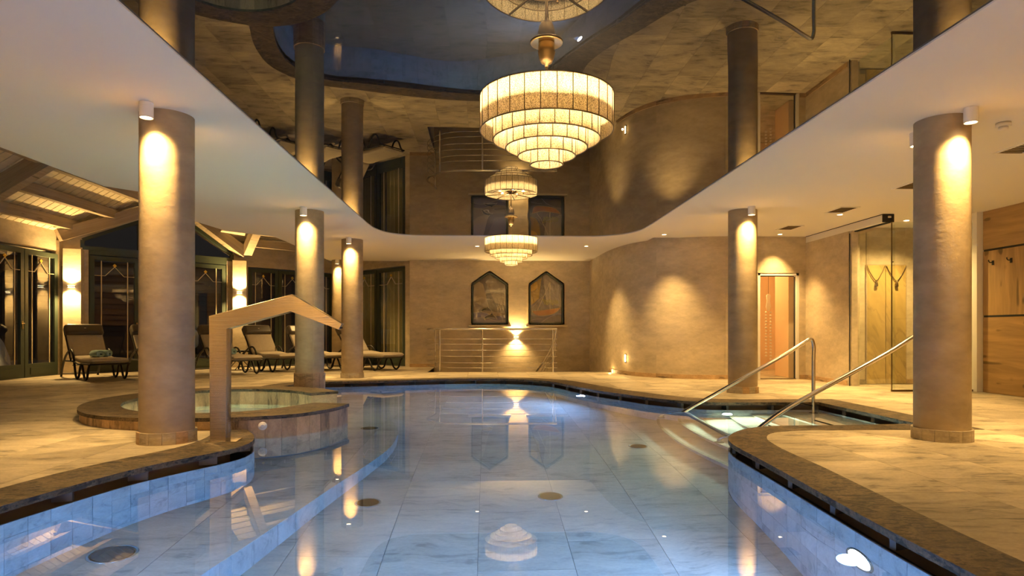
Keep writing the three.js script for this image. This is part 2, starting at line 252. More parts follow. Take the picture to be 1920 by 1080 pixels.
// upright strips of stone along a line; the line runs so that the room side is on its right when flip = 1
function wallStrips(group, line, y0, y1, w, rowH, th, mats, flip = 1, far = () => false) {
  const n = Math.max(2, Math.round(lengthOf(line) / w)), P = resample(line, n), rest = [];
  for (let i = 0; i < n; i++) for (let yb = y1; yb > y0 + 0.01; yb -= rowH) {
    const a = P[i], b = P[i + 1], ya = Math.max(y0, yb - rowH), l = Math.hypot(b[0] - a[0], b[1] - a[1]), h = yb - ya; const out = rr(0, 0.0025);
    const g = uvm(new THREE.BoxGeometry(Math.max(0.01, l - 0.003), h - 0.003, th), rr(0, 4), rr(0, 4), true); g.translate(0, 0, out);
    g.rotateY(Math.atan2(-(b[1] - a[1]), b[0] - a[0])); const nx = (b[1] - a[1]) / l, nz = -(b[0] - a[0]) / l; const k = -flip * (th / 2 + 0.001);
    g.translate((a[0] + b[0]) / 2 + nx * k * -1, (ya + yb) / 2, (a[1] + b[1]) / 2 + nz * k * -1);
    if (far((a[0] + b[0]) / 2, (a[1] + b[1]) / 2, (ya + yb) / 2)) rest.push(g); else obj('tile', g, pick(mats), group);
  }
  if (rest.length) { const o = obj('tile_field', rest, mats[1], group); o.userData.kind = 'stuff'; }
}
const poolWall = sgroup('wall_pool');
const lipAll = [...lipF, lipR[1], ...lipN.slice(1)];
obj('wall_core', [ribbon(offsetLine(lipL, 0.016), offsetLine(lipL, 0.06), DEPTH - 0.1, WATER - 0.07), ribbon(offsetLine(lipAll, 0.016), offsetLine(lipAll, 0.06), DEPTH - 0.1, WATER - 0.07), box(4.8, 1.5, 0.06, -0.43, -0.75, -0.57)], mat.grout, poolWall);
wallStrips(poolWall, lipL, DEPTH, WATER, 0.15, 0.30, 0.012, basins, 1, (x, z, y) => z > -3.0 || y < -1.15);
wallStrips(poolWall, lipF, DEPTH, WATER, 0.30, 0.30, 0.012, basins, 1, (x, z, y) => y < -0.4);
wallStrips(poolWall, lipR, DEPTH, WATER, 0.30, 0.30, 0.012, basins, 1, () => true);
wallStrips(poolWall, lipN, DEPTH, WATER, 0.22, 0.30, 0.012, basins, 1, (x, z, y) => z > -2.5 || x > 2.6 || y < -1.0);
obj('end_face', box(4.64, 1.35, 0.02, -0.43, -0.775, -0.61), basins[1], poolWall);
wallStrips(ledge, ledgeEdge, DEPTH, LEDGE, 0.32, 0.4, 0.012, basins, 1, (x, z) => z > -2.4);
// curved entry steps in the alcove
const stepDepth = [-1.255, -1.06, -0.867, -0.675, -0.482, -0.29];
const stepLine = [[[2.40, -8.80], [2.28, -8.3], [2.225, -7.7], [2.22, -7.14], [2.27, -6.6], [2.36, -6.05]], [[2.66, -8.70], [2.56, -8.3], [2.515, -7.75], [2.52, -7.2], [2.57, -6.75], [2.68, -6.1]], [[2.98, -8.6], [2.86, -8.2], [2.81, -7.75], [2.80, -7.3], [2.84, -6.8], [2.95, -6.1]], [[3.28, -8.5], [3.19, -8.1], [3.13, -7.7], [3.11, -7.3], [3.14, -6.8], [3.22, -6.1]], [[3.52, -8.5], [3.48, -7.9], [3.46, -7.3], [3.47, -6.8], [3.52, -6.1]], [[3.84, -8.5], [3.82, -7.4], [3.84, -6.1]]];
const stairs = sgroup('trim_2');
stepLine.forEach((l, i) => { const c = spl(l, 24), e = [...c, [4.5, -6.2], [4.5, -8.45]]; obj('step', ext(e, DEPTH, stepDepth[i]), bottoms[i % 3], stairs); const edge = offsetLine(c, 0.0); obj('nosing', ribbon(edge, offsetLine(c, -0.035), stepDepth[i], stepDepth[i] + 0.002), stones[4], stairs); });
// floor inlets
for (const [x, z, y, m, lab] of [[-0.978, -5.333, DEPTH, mat.bronze, 'dark round inlet cover on the pool floor beside the submerged ledge'], [0.547, -5.458, DEPTH, mat.brass, 'tan round inlet cover near the middle of the pool floor'], [1.72, -7.2, DEPTH, mat.brass, 'faint round inlet cover in front of the curved entry steps'], [-2.25, -3.95, LEDGE, mat.steel, 'large pale drain cover set in the submerged left ledge'], [-1.45, -8.0, LEDGE, mat.bronze, 'dark round inlet cover on the ledge right of the whirlpool opening']]) {
  const t = thing('floor_inlet', lab, 'pool drain', [x, y, z], 0, 'inlet covers on the pool bottom'), r = y === LEDGE && x < -2 ? 0.13 : 0.10;
  obj('cover', cyl(r * 0.86, r * 0.9, 0.012, 32, 0, 0.006, 0), m, t); obj('ring', new THREE.TorusGeometry(r, 0.010, 8, 40).rotateX(Math.PI / 2).translate(0, 0.004, 0), mat.steelRail, t);
}
// gutter under the coping
const gut = sgroup('trim_3');
for (const [lip, out] of [[lipL, outL], [lipAll, null]]) {
  const a = offsetLine(lip, 0.06), b = offsetLine(lip, 0.20), c = offsetLine(lip, 0.22);
  obj('gutter_floor', ribbon(a, b, -0.24, -0.20), mat.gutterDark, gut); obj('gutter_back', ribbon(b, c, -0.24, -0.036), mat.gutter, gut);
  const n = Math.round(lengthOf(lip) / 0.6), P = resample(offsetLine(lip, 0.035), n), Q = resample(offsetLine(lip, 0.13), n);
  for (let i = 1; i < n; i++) obj('bracket', bar([P[i][0], -0.068, P[i][1]], [Q[i][0], -0.068, Q[i][1]], 0.035, 0.064), mat.bracket, gut);
}
// coping stones
const coping = sgroup('trim_4');
function copingRun(lip, out, step) {
  const n = Math.max(1, Math.round(lengthOf(lip) / step)), sub = 8, A = resample(lip, n * sub), B = resample(out, n * sub);
  for (let i = 0; i < n; i++) {
    const a = A.slice(i * sub, i * sub + sub + 1), b = B.slice(i * sub, i * sub + sub + 1); a[0] = lerp2(a[0], a[1], 0.012); b[0] = lerp2(b[0], b[1], 0.012);
    const g = ribbon(a, b, -0.036, 0.003); const uv = g.attributes.uv, ou = rr(0, 3), ov = rr(0, 3); for (let k = 0; k < uv.count; k++) uv.setXY(k, uv.getX(k) + ou, uv.getY(k) + ov); obj('coping_stone', g, pick(copings), coping);
  }
}
copingRun(lipL, outL, 0.95); copingRun(lipF, outF, 0.8); copingRun(lipR, outR, 0.95); copingRun(lipN, outN, 0.95);

// ------------------------------------------------------------------ whirlpool
const spa = sgroup('wall_whirlpool');
obj('wall_core', ribbon(offsetLine(spaOut, -0.02), offsetLine(spaIn, 0.02), DEPTH, 0.084), mat.grout, spa);
wallStrips(spa, spaOut, -1.0, 0.085, 0.155, 0.6, 0.014, spaStones, -1, (x, z, y) => z < -8 || y < -0.52);
wallStrips(spa, spaIn, -0.5, 0.085, 0.20, 0.3, 0.014, spaStones, 1, (x, z, y) => z > -7.6 || y < -0.215);
for (const i of [0, spaOut.length - 1]) { const a = spaOut[i], b = spaIn[i], m = lerp2(a, b, 0.5); const g = box(Math.hypot(a[0] - b[0], a[1] - b[1]) - 0.01, 1.0, 0.02).rotateY(Math.atan2(-(b[1] - a[1]), b[0] - a[0])); obj('end_stone', T(g, m[0], -0.415, m[1]), spaStones[1], spa); }
obj('whirlpool_floor', ext([...spaIn], DEPTH, -0.50), basins[3], spa);
{ const n = 12, sub = 7, A = resample(offsetLine(spaOut, 0.018), n * sub), B = resample(offsetLine(spaIn, -0.018), n * sub);
  for (let i = 0; i < n; i++) { const a = A.slice(i * sub, i * sub + sub + 1), b = B.slice(i * sub, i * sub + sub + 1); a[0] = lerp2(a[0], a[1], 0.01); b[0] = lerp2(b[0], b[1], 0.01); obj('coping_stone', ribbon(a, b, 0.087, 0.122), pick(copings), spa); } }
{ const t = thing('spa_nozzle', 'dark round nozzle cover on the whirlpool floor', 'pool drain', [-3.05, -0.5, -8.75]); obj('cover', cyl(0.10, 0.11, 0.02, 28, 0, 0.01, 0), mat.bronze, t); obj('ring', new THREE.TorusGeometry(0.115, 0.012, 8, 32).rotateX(Math.PI / 2), mat.steel, t); }
{ // white wall button on the outer face
  const t = thing('wall_button', 'round white push button on the outer whirlpool wall', 'button', [-2.17, 0.025, -6.302], 0.33);
  obj('bezel', new THREE.LatheGeometry([[0, 0.02], [0.028, 0.02], [0.04, 0.012], [0.042, 0]].map(([r, y]) => new THREE.Vector2(r, y)), 28).rotateX(Math.PI / 2), mat.white, t); obj('cap', cyl(0.018, 0.022, 0.012, 24).rotateX(Math.PI / 2).translate(0, 0, 0.024), mat.plastic, t); }

// ------------------------------------------------------------------ water
{
  const wp = offsetLine([...waterPoly, waterPoly[0]], 0.012).slice(0, -1);
  const g = ext(wp, DEPTH - 0.05, WATER); const w = obj('water', g, new THREE.MeshPhysicalMaterial({ color: 0xffffff, transmission: 1, thickness: 1, roughness: 0, ior: 1.333, attenuationColor: lin(0.55, 0.80, 0.97), attenuationDistance: 4.5, specularIntensity: 1 }));
  w.userData.kind = 'stuff'; w.userData.label = 'still clear blue lit pool water filling the curved basin';
}
function poolLamp(p, dir, c, k, label, g = gl.pool, r = 0.105) {
  const t = thing('underwater_lamp', label, 'pool lamp', p, Math.atan2(dir[0], dir[2]), 'lamps in the pool walls');
  obj('ring', new THREE.TorusGeometry(r + 0.012, 0.014, 10, 36), mat.steel, t);
  obj('lens', new THREE.LatheGeometry([[0, 0.022], [r * 0.6, 0.018], [r, 0.002]].map(([a, b]) => new THREE.Vector2(a, b)), 32).rotateX(Math.PI / 2), g, t);
  const q = [p[0] + dir[0] * 0.06, p[1], p[2] + dir[2] * 0.06]; lamp('spot', c, k, q, [q[0] + dir[0] * 2, q[1] - 0.5, q[2] + dir[2] * 2], { angle: 1.45, penumbra: 0.5, size: 3 });
}
poolLamp([1.925, -0.50, -3.22], [-1, 0, -0.05], POOL, LV.pool, 'glaring white underwater lamp in the near right pool wall');
poolLamp([1.60, -0.36, -10.56], [-0.94, 0, 0.34], POOL, LV.pool, 'small bright underwater lamp in the far right pool wall');
poolLamp([-2.71, -0.55, -2.35], [1, 0, -0.02], POOL, LV.pool * 0.8, 'underwater lamp in the left pool wall close to the camera');
poolLamp([-0.4, -0.55, -0.61], [0, 0, -1], POOL, LV.pool * 0.9, 'underwater lamp in the near end wall of the pool');
poolLamp([3.15, -0.42, -8.325], [0.05, 0, 1], SPA, LV.alcove, 'greenish white underwater lamp beside the entry steps', gl.spa, 0.03);
poolLamp([-2.75, -0.30, -6.59], [0.1, 0, -1], SPA, LV.spa, 'pale green underwater lamp inside the whirlpool wall', gl.spa, 0.05);

// ------------------------------------------------------------------ deck
const curvedFace = spl([[4.72, -12.30], [4.3, -12.36], [3.86, -12.52], [3.46, -12.80], [3.15, -13.2], [2.97, -13.65], [2.86, -14.2], [2.79, -14.8]], 40).concat([[2.72, -16.8]]);
const A0 = [-9.25, -14.35], FAC = [0.7071, -0.7071]; const onB = (t, n = 0) => [-9.2 + FAC[0] * t + 0.7071 * n, -14.35 + FAC[1] * t + 0.7071 * n]; // n: towards the room
const F0 = [-2.0, -17.0], onF = (u, n = 0) => [-2.0 - 0.7071 * u + 0.7071 * n, -17.0 - 0.7071 * u - 0.7071 * n];   // n: outwards
const apex = [-4.45, -19.2];
const deckPoly = [...outL.filter((p) => p[1] < -2.4), ...offsetLine(spaOut.slice(spaLeftIdx, spaFarIdx + 1), -0.01), ...outF, ...outR.slice(1), ...outN.slice(1).filter((p) => p[1] < -2.4), [2.2, -2.4], [7.6, -2.4], [7.66, -11.05], [6.25, -11.05], [6.25, -12.3], ...curvedFace.slice(0, 39), [2.78, -14.72], [-1.35, -14.72], [-1.35, -16.8], [-1.95, -16.95], apex, A0, [-9.25, -2.4]];
const deck = sgroup('floor');
{
  const rim = [...offsetLine(lipL, 0.22), ...spaMid.slice(spaLeftIdx, spaFarIdx + 1), ...offsetLine(lipAll, 0.22)];
  obj('screed', ext([...rim, [2.11, -0.3], [8.2, -0.3], [8.2, -11.3], [6.5, -12.6], [4.7, -12.6], [3.1, -14.0], [2.9, -14.74], [-1.37, -14.74], [-1.37, -17.2], [-4.4, -19.5], [-9.6, -14.5], [-9.6, -0.3], [-2.97, -0.3]], -0.26, -0.014), mat.grout, deck);
  floorPieces(deck, deckPoly, 0, 2.85, 0.65, 0.9, 0.013, stones, -20, -2.4);
  obj('near_paving', [ext([[-9.25, 3], [-9.25, -2.4], [-3.09, -2.4], [-3.09, -0.3], [2.2, -0.3], [2.2, -2.4], [7.6, -2.4], [7.6, 3]], -0.10, 0)], stones[1], deck);
}
// ------------------------------------------------------------------ walls
const wallOf = (pts, y0, y1, th, out = 1) => ribbon(pts, offsetLine(pts, th * out), y0, y1);
const HP = 3.3;
// back wall with two gabled window openings
function gableShape(cx, w, y0, y1, y2) { return [[cx - w / 2, y0], [cx + w / 2, y0], [cx + w / 2, y1], [cx, y2], [cx - w / 2, y1]].map(([x, y]) => new THREE.Vector2(x, y)); }
const WIN = [[0.085, 0.93, 1.125, 2.17, 2.50], [1.58, 0.90, 1.125, 2.165, 2.50]];
{
  const s = new THREE.Shape([[-2.0, -2.6], [3.0, -2.6], [3.0, HP], [-2.0, HP]].map(([x, y]) => new THREE.Vector2(x, y)));
  for (const w of WIN) s.holes.push(new THREE.Path(gableShape(...w)));
  struct('wall_back', uvm(new THREE.ExtrudeGeometry(s, { depth: 0.25, bevelEnabled: false }).translate(0, 0, -17.05)), mat.plaster);
}
struct('wall_right', wallOf(curvedFace, -2.6, HP, 0.2, -1), mat.plaster);
{ // wall with the changing room door
  const s = new THREE.Shape([[4.66, -0.2], [5.30, -0.2], [5.30, 2.08], [6.12, 2.08], [6.12, -0.2], [6.26, -0.2], [6.26, HP], [4.66, HP]].map(([x, y]) => new THREE.Vector2(x, y)));
  struct('wall_door', uvm(new THREE.ExtrudeGeometry(s, { depth: 0.2, bevelEnabled: false }).translate(0, 0, -12.5)), mat.plaster);
}
struct('wall_vestibule', box(0.20, HP, 1.50, 6.35, HP / 2, -11.57), mat.plaster);
struct('wall_lift', [box(0.44, HP, 0.2, 6.55, HP / 2, -11.25), box(0.95, HP, 0.2, 7.95, HP / 2, -11.25), box(0.72, HP - 2.12, 0.2, 7.12, (HP + 2.12) / 2, -11.25)], mat.plaster);
struct('trim_5', box(0.10, 2.79, 0.07, 6.33, 1.395, -10.80), mat.plaster);
// inner changing room
struct('wall_changing_room', [box(0.12, 2.9, 3.2, 4.4, 1.4, -14.1), box(3.0, 2.9, 0.12, 5.8, 1.4, -15.7), box(0.12, 2.9, 3.2, 7.3, 1.4, -14.1), box(0.5, 2.3, 0.6, 6.35, 1.15, -13.0)], M(0.72, 0.52, 0.34, 0.8));
struct('ceiling_changing_room', box(3.1, 0.1, 3.4, 5.85, 2.85, -14.1), mat.ceiling);
struct('floor_changing_room', box(3.1, 0.1, 3.3, 5.85, -0.055, -14.1), stones[1]);
// outer walls that close the room
struct('wall_left', [box(0.25, 3.6, 15.0, -9.38, 1.6, -4.45), box(0.25, 0.9, 2.4, -9.38, 3.1, -13.1)], mat.plaster);
struct('wall_front', box(18, 6, 0.25, -0.7, 2.9, 3.2), mat.plaster);
struct('wall_side', [box(0.2, HP, 1.0, 8.35, HP / 2, -10.9), box(0.2, HP, 14, 7.80, HP / 2, -2.7)], mat.plaster);
// stairwell
struct('wall_stairwell', [box(4.3, 2.4, 0.1, 0.75, -1.25, -14.68), box(0.1, 2.5, 2.2, -1.42, -1.28, -15.75)], mat.plaster);
struct('floor_stairwell', box(4.6, 0.1, 2.6, 0.8, -2.6, -15.8), stones[1]);
{ const st = sgroup('trim_6'); for (let i = 0; i < 7; i++) obj('step', box(0.3, 0.06, 1.5, 2.5 - i * 0.3, -0.16 - i * 0.18, -15.75), stones[i % 3], st); }
// skirting stones
function skirting(name, line, h = 0.085) { const g = sgroup(name); const n = Math.max(1, Math.round(lengthOf(line) / 0.62)), sub = 6, A = resample(line, n * sub), B = offsetLine(A, 0.014); for (let i = 0; i < n; i++) { const a = A.slice(i * sub, i * sub + sub + 1), b = B.slice(i * sub, i * sub + sub + 1); b[0] = lerp2(b[0], b[1], 0.02); a[0] = lerp2(a[0], a[1], 0.02); obj('stone', ribbon(a, b, 0, h), pick(spaStones.slice(0, 3).concat(stones.slice(2, 4))), g); } }
skirting('baseboard_right', curvedFace.slice(0, 38)); skirting('baseboard_door', [[6.25, -12.3], [6.13, -12.3]]); skirting('baseboard_door', [[5.29, -12.3], [4.73, -12.3]]); skirting('baseboard_vestibule', [[6.25, -10.85], [6.25, -12.28]]);
skirting('baseboard_back', [[-1.36, -16.8], [-2.0, -16.8]]); skirting('baseboard_lift', [[6.75, -11.15], [6.36, -11.15]]); skirting('baseboard_lift', [[7.9, -11.15], [7.5, -11.15]]);

// ------------------------------------------------------------------ ceiling
const mirrorPoly = [...spl([[-2.05, -10.6], [-2.045, -11.2], [-2.0, -11.75], [-1.86, -12.17], [-1.55, -12.43], [-1.1, -12.5]], 24), ...spl([[1.6, -12.5], [2.15, -12.46], [2.60, -12.18], [2.82, -11.7], [2.86, -11.1], [2.86, -10.3]], 24), [2.84, -7], [2.84, 1.2], [-2.06, 1.2], [-2.06, -7]];
const ceilPoly = [[-4.87, 3.2], [-4.87, -8.35], [-4.60, -8.66], [-4.9, -11.0], [-4.80, -12.0], [-4.14, -12.72], [-4.12, -17.05], [-1.9, -17.05], [3.2, -17.05], [3.3, -12.55], [8.4, -12.55], [8.4, 3.2]];
struct('ceiling', ext(ceilPoly, H, H + 0.16, [mirrorPoly], 0.4), mat.ceiling);
{ // glossy stretched film, very slightly dished round the two hanging lamps
  const g = new THREE.PlaneGeometry(5.1, 14.1, 150, 420).rotateX(Math.PI / 2).translate(0.4, H + 0.012, -5.75), p = g.attributes.position;
  for (let i = 0; i < p.count; i++) { const x = p.getX(i), z = p.getZ(i); let d = 0; for (const [cx, cz] of [[0.385, -4.09], [0.40, -10.38]]) { const r = Math.hypot(x - cx, z - cz); d += 0.0035 * Math.exp(-((r / 0.42) ** 2)) + 0.0007 * Math.sin(r * 8) * Math.exp(-r / 0.9); } p.setY(i, p.getY(i) - d * (Math.abs(x - 0.4) < 2.4 ? 1 : 0.5)); }
  g.computeVertexNormals(); const film = struct('ceiling_mirror', g, mat.mirror);
  film.userData.label = 'glossy black stretched mirror film in the curved ceiling opening';
}
struct('ceiling_void', box(18, 0.1, 22, 0, 6.2, -8), mat.night);
// timber roof over the glazed bay: two slopes that meet on a hip
const roofA = (x) => 3.13 + 0.62 * (x + 9.2);
{
  const roof = sgroup('ceiling_timber');
  for (let z = -16.4, i = 0; z < 3; z += 0.2, i++) { const xe = z < -14.4 ? -9.2 + (-14.4 - z) : -9.3; if (z > -9.2) continue; const a = [xe - 0.15, roofA(xe - 0.15) + 0.02, z], b = [-4.4, roofA(-4.4) + 0.02, z]; obj('plank', bar(a, b, 0.178, 0.022), mat.board, roof); }
  // slope over the right part of the bay: planks run across it
  for (let i = 0; i < 16; i++) { const n = 0.1 + i * 0.2, p = onB(3.2, n - 0.15), q = onB(8.2, n - 0.15), y = 3.22 + 0.42 * n; obj('plank', bar([p[0], y, p[1]], [q[0], y, q[1]], 0.182, 0.022, v3(-0.28, 0.92, -0.28)), mat.board, roof); }
  obj('roof_back', [ext([[-9.9, 3.2], [-9.9, -14], [-4.6, -20], [-1, -20], [-1, -16.9], [-3.9, -16.9], [-3.9, 3.2]], 6.15, 6.2), box(2.6, 3.2, 0.1, -3.0, 4.6, -17.1).translate(0, 0, 0.1)], mat.night, roof);
}
function beam(a, b, w, h, label, group) { const o = obj('roof_beam', bar(a, b, w, h), mat.beam); o.userData.kind = 'structure'; if (label) o.userData.label = label; return o; }
for (const x of [-8.88, -8.33, -7.72, -7.1, -6.4]) beam([x, roofA(x) - 0.12, -14.35 - (x + 9.2) + 0.1], [x, roofA(x) - 0.12, -11.45], 0.13, 0.2, 'horizontal timber purlin under the pale boarded roof');
beam([-9.3, roofA(-9.3) - 0.16, -11.45], [-4.5, roofA(-4.5) - 0.16, -11.45], 0.2, 0.34, 'thick sloping rafter at the left edge of the boarded roof');
for (const x of [-8.6, -7.7, -6.8]) beam([x, roofA(x) - 0.12, -11.4], [x, roofA(x) - 0.12, -8.2], 0.13, 0.2, 'horizontal timber purlin under the pale boarded roof');
{ // raking beams above the gable window
  const p0 = onB(-0.2, 0.40), pk = onB(2.2, 0.34), pr = onB(2.2, 0.2), p1 = onB(3.88, 0.2);
  beam([p0[0], 2.97, p0[1]], [pk[0], 4.03, pk[1]], 0.24, 0.26, 'left raking beam over the gable window'); beam([pk[0], 4.02, pk[1]], [p1[0], 2.97, p1[1]], 0.24, 0.26, 'right raking beam over the gable window');
  const v0 = onB(3.93, 0.28), v1 = onB(3.45, 2.6); beam([v0[0], 3.02, v0[1]], [v1[0], 4.15, v1[1]], 0.2, 0.26, 'timber beam rising from the right hand lit pier');
  for (const [n, y] of [[0.34, 3.235], [1.2, 3.56]]) { const a = onB(3.9, n), b = onB(7.2, n); beam([a[0], y, a[1]], [b[0], y, b[1]], 0.14, 0.2, 'timber purlin above the right glass doors'); }
}
// ------------------------------------------------------------------ glazed bay
function doorLeaf(w, h, label, p, turn, o = {}) {
  const t = sgroup('door_1'.replace('1', String(++doorN))); t.position.set(...p); t.rotation.y = turn; if (label) t.userData.label = label;
  const f = 0.095, b = 0.27, d = 0.07;
  obj('stile', box(f, h, d, f / 2, h / 2, 0), mat.green, t); obj('stile', box(f, h, d, w - f / 2, h / 2, 0), mat.green, t);
  obj('top_rail', box(w - 2 * f, f, d, w / 2, h - f / 2, 0), mat.green, t); obj('bottom_rail', [box(w - 2 * f, b, d, w / 2, b / 2, 0), box(w - 2 * f - 0.12, 0.13, 0.012, w / 2, b / 2 - 0.01, d / 2 + 0.004)], mat.green, t);
  obj('pane', box(w - 2 * f + 0.01, h - b - f + 0.01, 0.004, w / 2, b + (h - b - f) / 2, 0.004), mat.glass, t);
  if (!o.plain) {
    const k = 0.011, z = 0.012, y = h - f - 0.34, ya = h - f - 0.13, x0 = f, x1 = w - f, xa = w * 0.235, xb = w * 0.765, m = w / 2; const L = [];
    for (const x of [xa, xb]) L.push(box(k * 1.7, h - b - f, k, x, b + (h - b - f) / 2, z));
    for (const [A, B] of [[[x0, y], [m - 0.19, y]], [[m - 0.19, y], [m, ya]], [[m, ya], [m + 0.19, y]], [[m + 0.19, y], [x1, y]]]) L.push(bar([...A, z], [...B, z], k, k * 1.8, v3(0, 0, 1)).clone());
    obj('lattice', L, mat.lattice, t); obj('finial', box(0.062, 0.062, 0.014).rotateZ(Math.PI / 4).translate(m, ya + 0.03, z + 0.004), mat.gold, t);
  }
  if (o.handle) { const x = w - f / 2; obj('handle', [rbox(0.03, 0.16, 0.01, 0.004, x, 1.05, d / 2 + 0.005), rbox(0.09, 0.018, 0.018, 0.006, x - 0.04, 1.08, d / 2 + 0.04), cyl(0.008, 0.008, 0.05, 10).rotateX(Math.PI / 2).translate(x, 1.08, d / 2 + 0.02)], mat.brass, t); }
  return t;
}
let doorN = 0;
const Q = Math.PI / 4;
doorLeaf(0.98, 2.58, 'green framed glass door at the left edge of the frame', [-9.25, 0.01, -12.17], Math.PI / 2, { handle: true });
doorLeaf(0.98, 2.58, 'green framed glass door beside the left lit pier', [-9.25, 0.01, -13.17], Math.PI / 2);
for (const [i, t] of [0.46, 1.47, 2.48].entries()) { const p = onB(t); doorLeaf(1.0, 2.62, ['green framed glass door behind the second lounger', null, 'green framed glass door left of the right lit pier'][i], [p[0], 0.01, p[1]], Q, { handle: i === 0 }); }
for (const [i, t] of [4.08, 4.92, 5.76].entries()) { const p = onB(t); doorLeaf(0.83, 2.6, ['green framed glass door right of the right lit pier', null, null][i], [p[0], 0.01, p[1]], Q); }
{ const a = onF(2.72), b = onF(1.45); doorLeaf(1.24, 2.64, null, [a[0], 0.01, a[1]], -Q, {}); doorLeaf(1.24, 2.64, 'green framed glass door with curtains behind it', [b[0], 0.01, b[1]], -Q, {}); }
// walls of the bay, written along the facade line
function facade(name, pts, holes, th, p, turn, m = mat.plaster) { const s = new THREE.Shape(pts.map(([x, y]) => new THREE.Vector2(x, y))); for (const h of holes) s.holes.push(new THREE.Path(h.map(([x, y]) => new THREE.Vector2(x, y)))); const g = uvm(new THREE.ExtrudeGeometry(s, { depth: th, bevelEnabled: false }).translate(0, 0, -th * 0.7)); const o = struct(name, g, m); o.position.set(...p); o.rotation.y = turn; return o; }
const tri = [[0.32, 2.79], [3.64, 2.79], [3.64, 2.93], [2.2, 3.86], [0.32, 2.96]];
facade('wall_bay', [[-0.15, 0], [0.44, 0], [0.44, 2.75], [3.50, 2.75], [3.50, 0], [4.06, 0], [4.06, 2.64], [6.62, 2.64], [6.62, 0], [6.9, 0], [6.9, 4.6], [-0.15, 4.6]], [tri], 0.16, [-9.2, 0, -14.35], Q);
facade('wall_curtain', [[-0.05, 0], [0.17, 0], [0.17, 2.68], [2.74, 2.68], [2.74, 0], [3.2, 0], [3.2, 4.2], [-0.05, 4.2]].map(([x, y]) => [-x, y]), [], 0.16, [-2.0, 0, -17.0], -Q);
struct('wall_vent', box(0.16, 2.9, 0.24, -9.27, 1.45, -14.28), mat.plaster);
{ // gable window with its green frame
  const w = sgroup('window_3'); w.position.set(-9.2, 0, -14.35); w.rotation.y = Q; const P = tri, L = []; for (let i = 0; i < P.length; i++) { const a = P[i], b = P[(i + 1) % P.length]; L.push(bar([a[0], a[1], 0], [b[0], b[1], 0], 0.08, 0.10, v3(0, 0, 1))); } L.push(bar([1.47, 2.8, 0], [1.47, 3.45, 0], 0.07, 0.08, v3(0, 0, 1)));
  obj('window_frame', L, mat.green, w); obj('transom', box(3.1, 0.12, 0.09, 2.0, 2.71, 0), mat.green, w);
  const s = new THREE.Shape(tri.map(([x, y]) => new THREE.Vector2(x, y))); obj('pane', uvm(new THREE.ExtrudeGeometry(s, { depth: 0.004, bevelEnabled: false })), mat.glass, w);
}
{ // lit piers
  for (const [p, turn, y, n] of [[onB(0.13, 0.16), 0.35, 2.72, 'pier beside the left glass doors'], [onB(3.80, 0.14), 0.30, 2.76, 'pier between the two runs of diagonal glass doors']]) { const o = struct('trim_7', [box(0.33, y, 0.30, 0, y / 2, 0), box(0.36, 0.09, 0.33, 0, 0.045, 0)], mat.plaster); o.position.set(p[0], 0, p[1]); o.rotation.y = turn; o.userData.label = n; }
}
{ const v = thing('air_vent', 'small dark slotted air vent beside the left lit pier', 'vent', [-9.17, 2.18, -14.28], Math.PI / 2); obj('frame', rbox(0.16, 0.34, 0.02, 0.004), mat.gutter, v); for (let i = 0; i < 9; i++) obj('slat', box(0.12, 0.012, 0.012, 0, -0.13 + i * 0.033, 0.012), mat.bronze, v); }
// outside: paved yard, slatted house wall, covered plants
struct('ground', ext([[-38, 2], [-9.62, 2], [-9.62, -14.55], [-4.55, -19.6], [-1.9, -17.35], [-1.9, -42], [-38, -42]], -0.24, -0.04), mat.night);
{ const w = sgroup('wall_outside'); for (const [cx, cz, L, rot] of [[-15.0, -12, 16, Math.PI / 2], [-11.5, -24.0, 18, Q], [-0.5, -23.0, 9, -Q]]) { const g = new THREE.Group(); g.name = 'house_wall'; w.add(g); g.position.set(cx, 0, cz); g.rotation.y = rot; obj('wall_core', box(L, 5.2, 0.2, 0, 2.6, -0.2), mat.slat, g); for (let i = 0; i < 17; i++) obj('slat', box(L, 0.15, 0.04, 0, 0.25 + i * 0.19, -0.07), mat.slat, g); obj('fascia', box(L, 0.35, 0.3, 0, 3.5, 0), mat.night, g); } }
struct('hill', [box(60, 14, 0.5).rotateY(Q).translate(-21, 6.5, -30), box(50, 14, 0.5).rotateY(Math.PI / 2).translate(-27, 6.5, -6)], mat.hill);
{ const t = thing('plant_cover', 'pale cone shaped fleece plant cover outside the left glass door', 'plant cover', [-10.55, -0.03, -14.1]); obj('cover', new THREE.LatheGeometry([[0, 0.98], [0.06, 0.95], [0.20, 0.72], [0.30, 0.4], [0.33, 0.15], [0.30, 0]].map(([r, y]) => new THREE.Vector2(r, y)), 24), mat.snow, t); obj('tie', new THREE.TorusGeometry(0.31, 0.012, 8, 28).rotateX(Math.PI / 2).translate(0, 0.2, 0), mat.lattice, t); }
{ const t = thing('covered_furniture', 'pale covered garden seat outside the middle glass door', 'garden seat', [-8.9, -0.03, -18.2], Q); obj('cover', rbox(1.5, 0.55, 0.8, 0.15, 0, 0.75, 0), mat.snow, t); obj('frame', rbox(1.4, 0.5, 0.7, 0.04, 0, 0.25, 0), mat.black, t); }
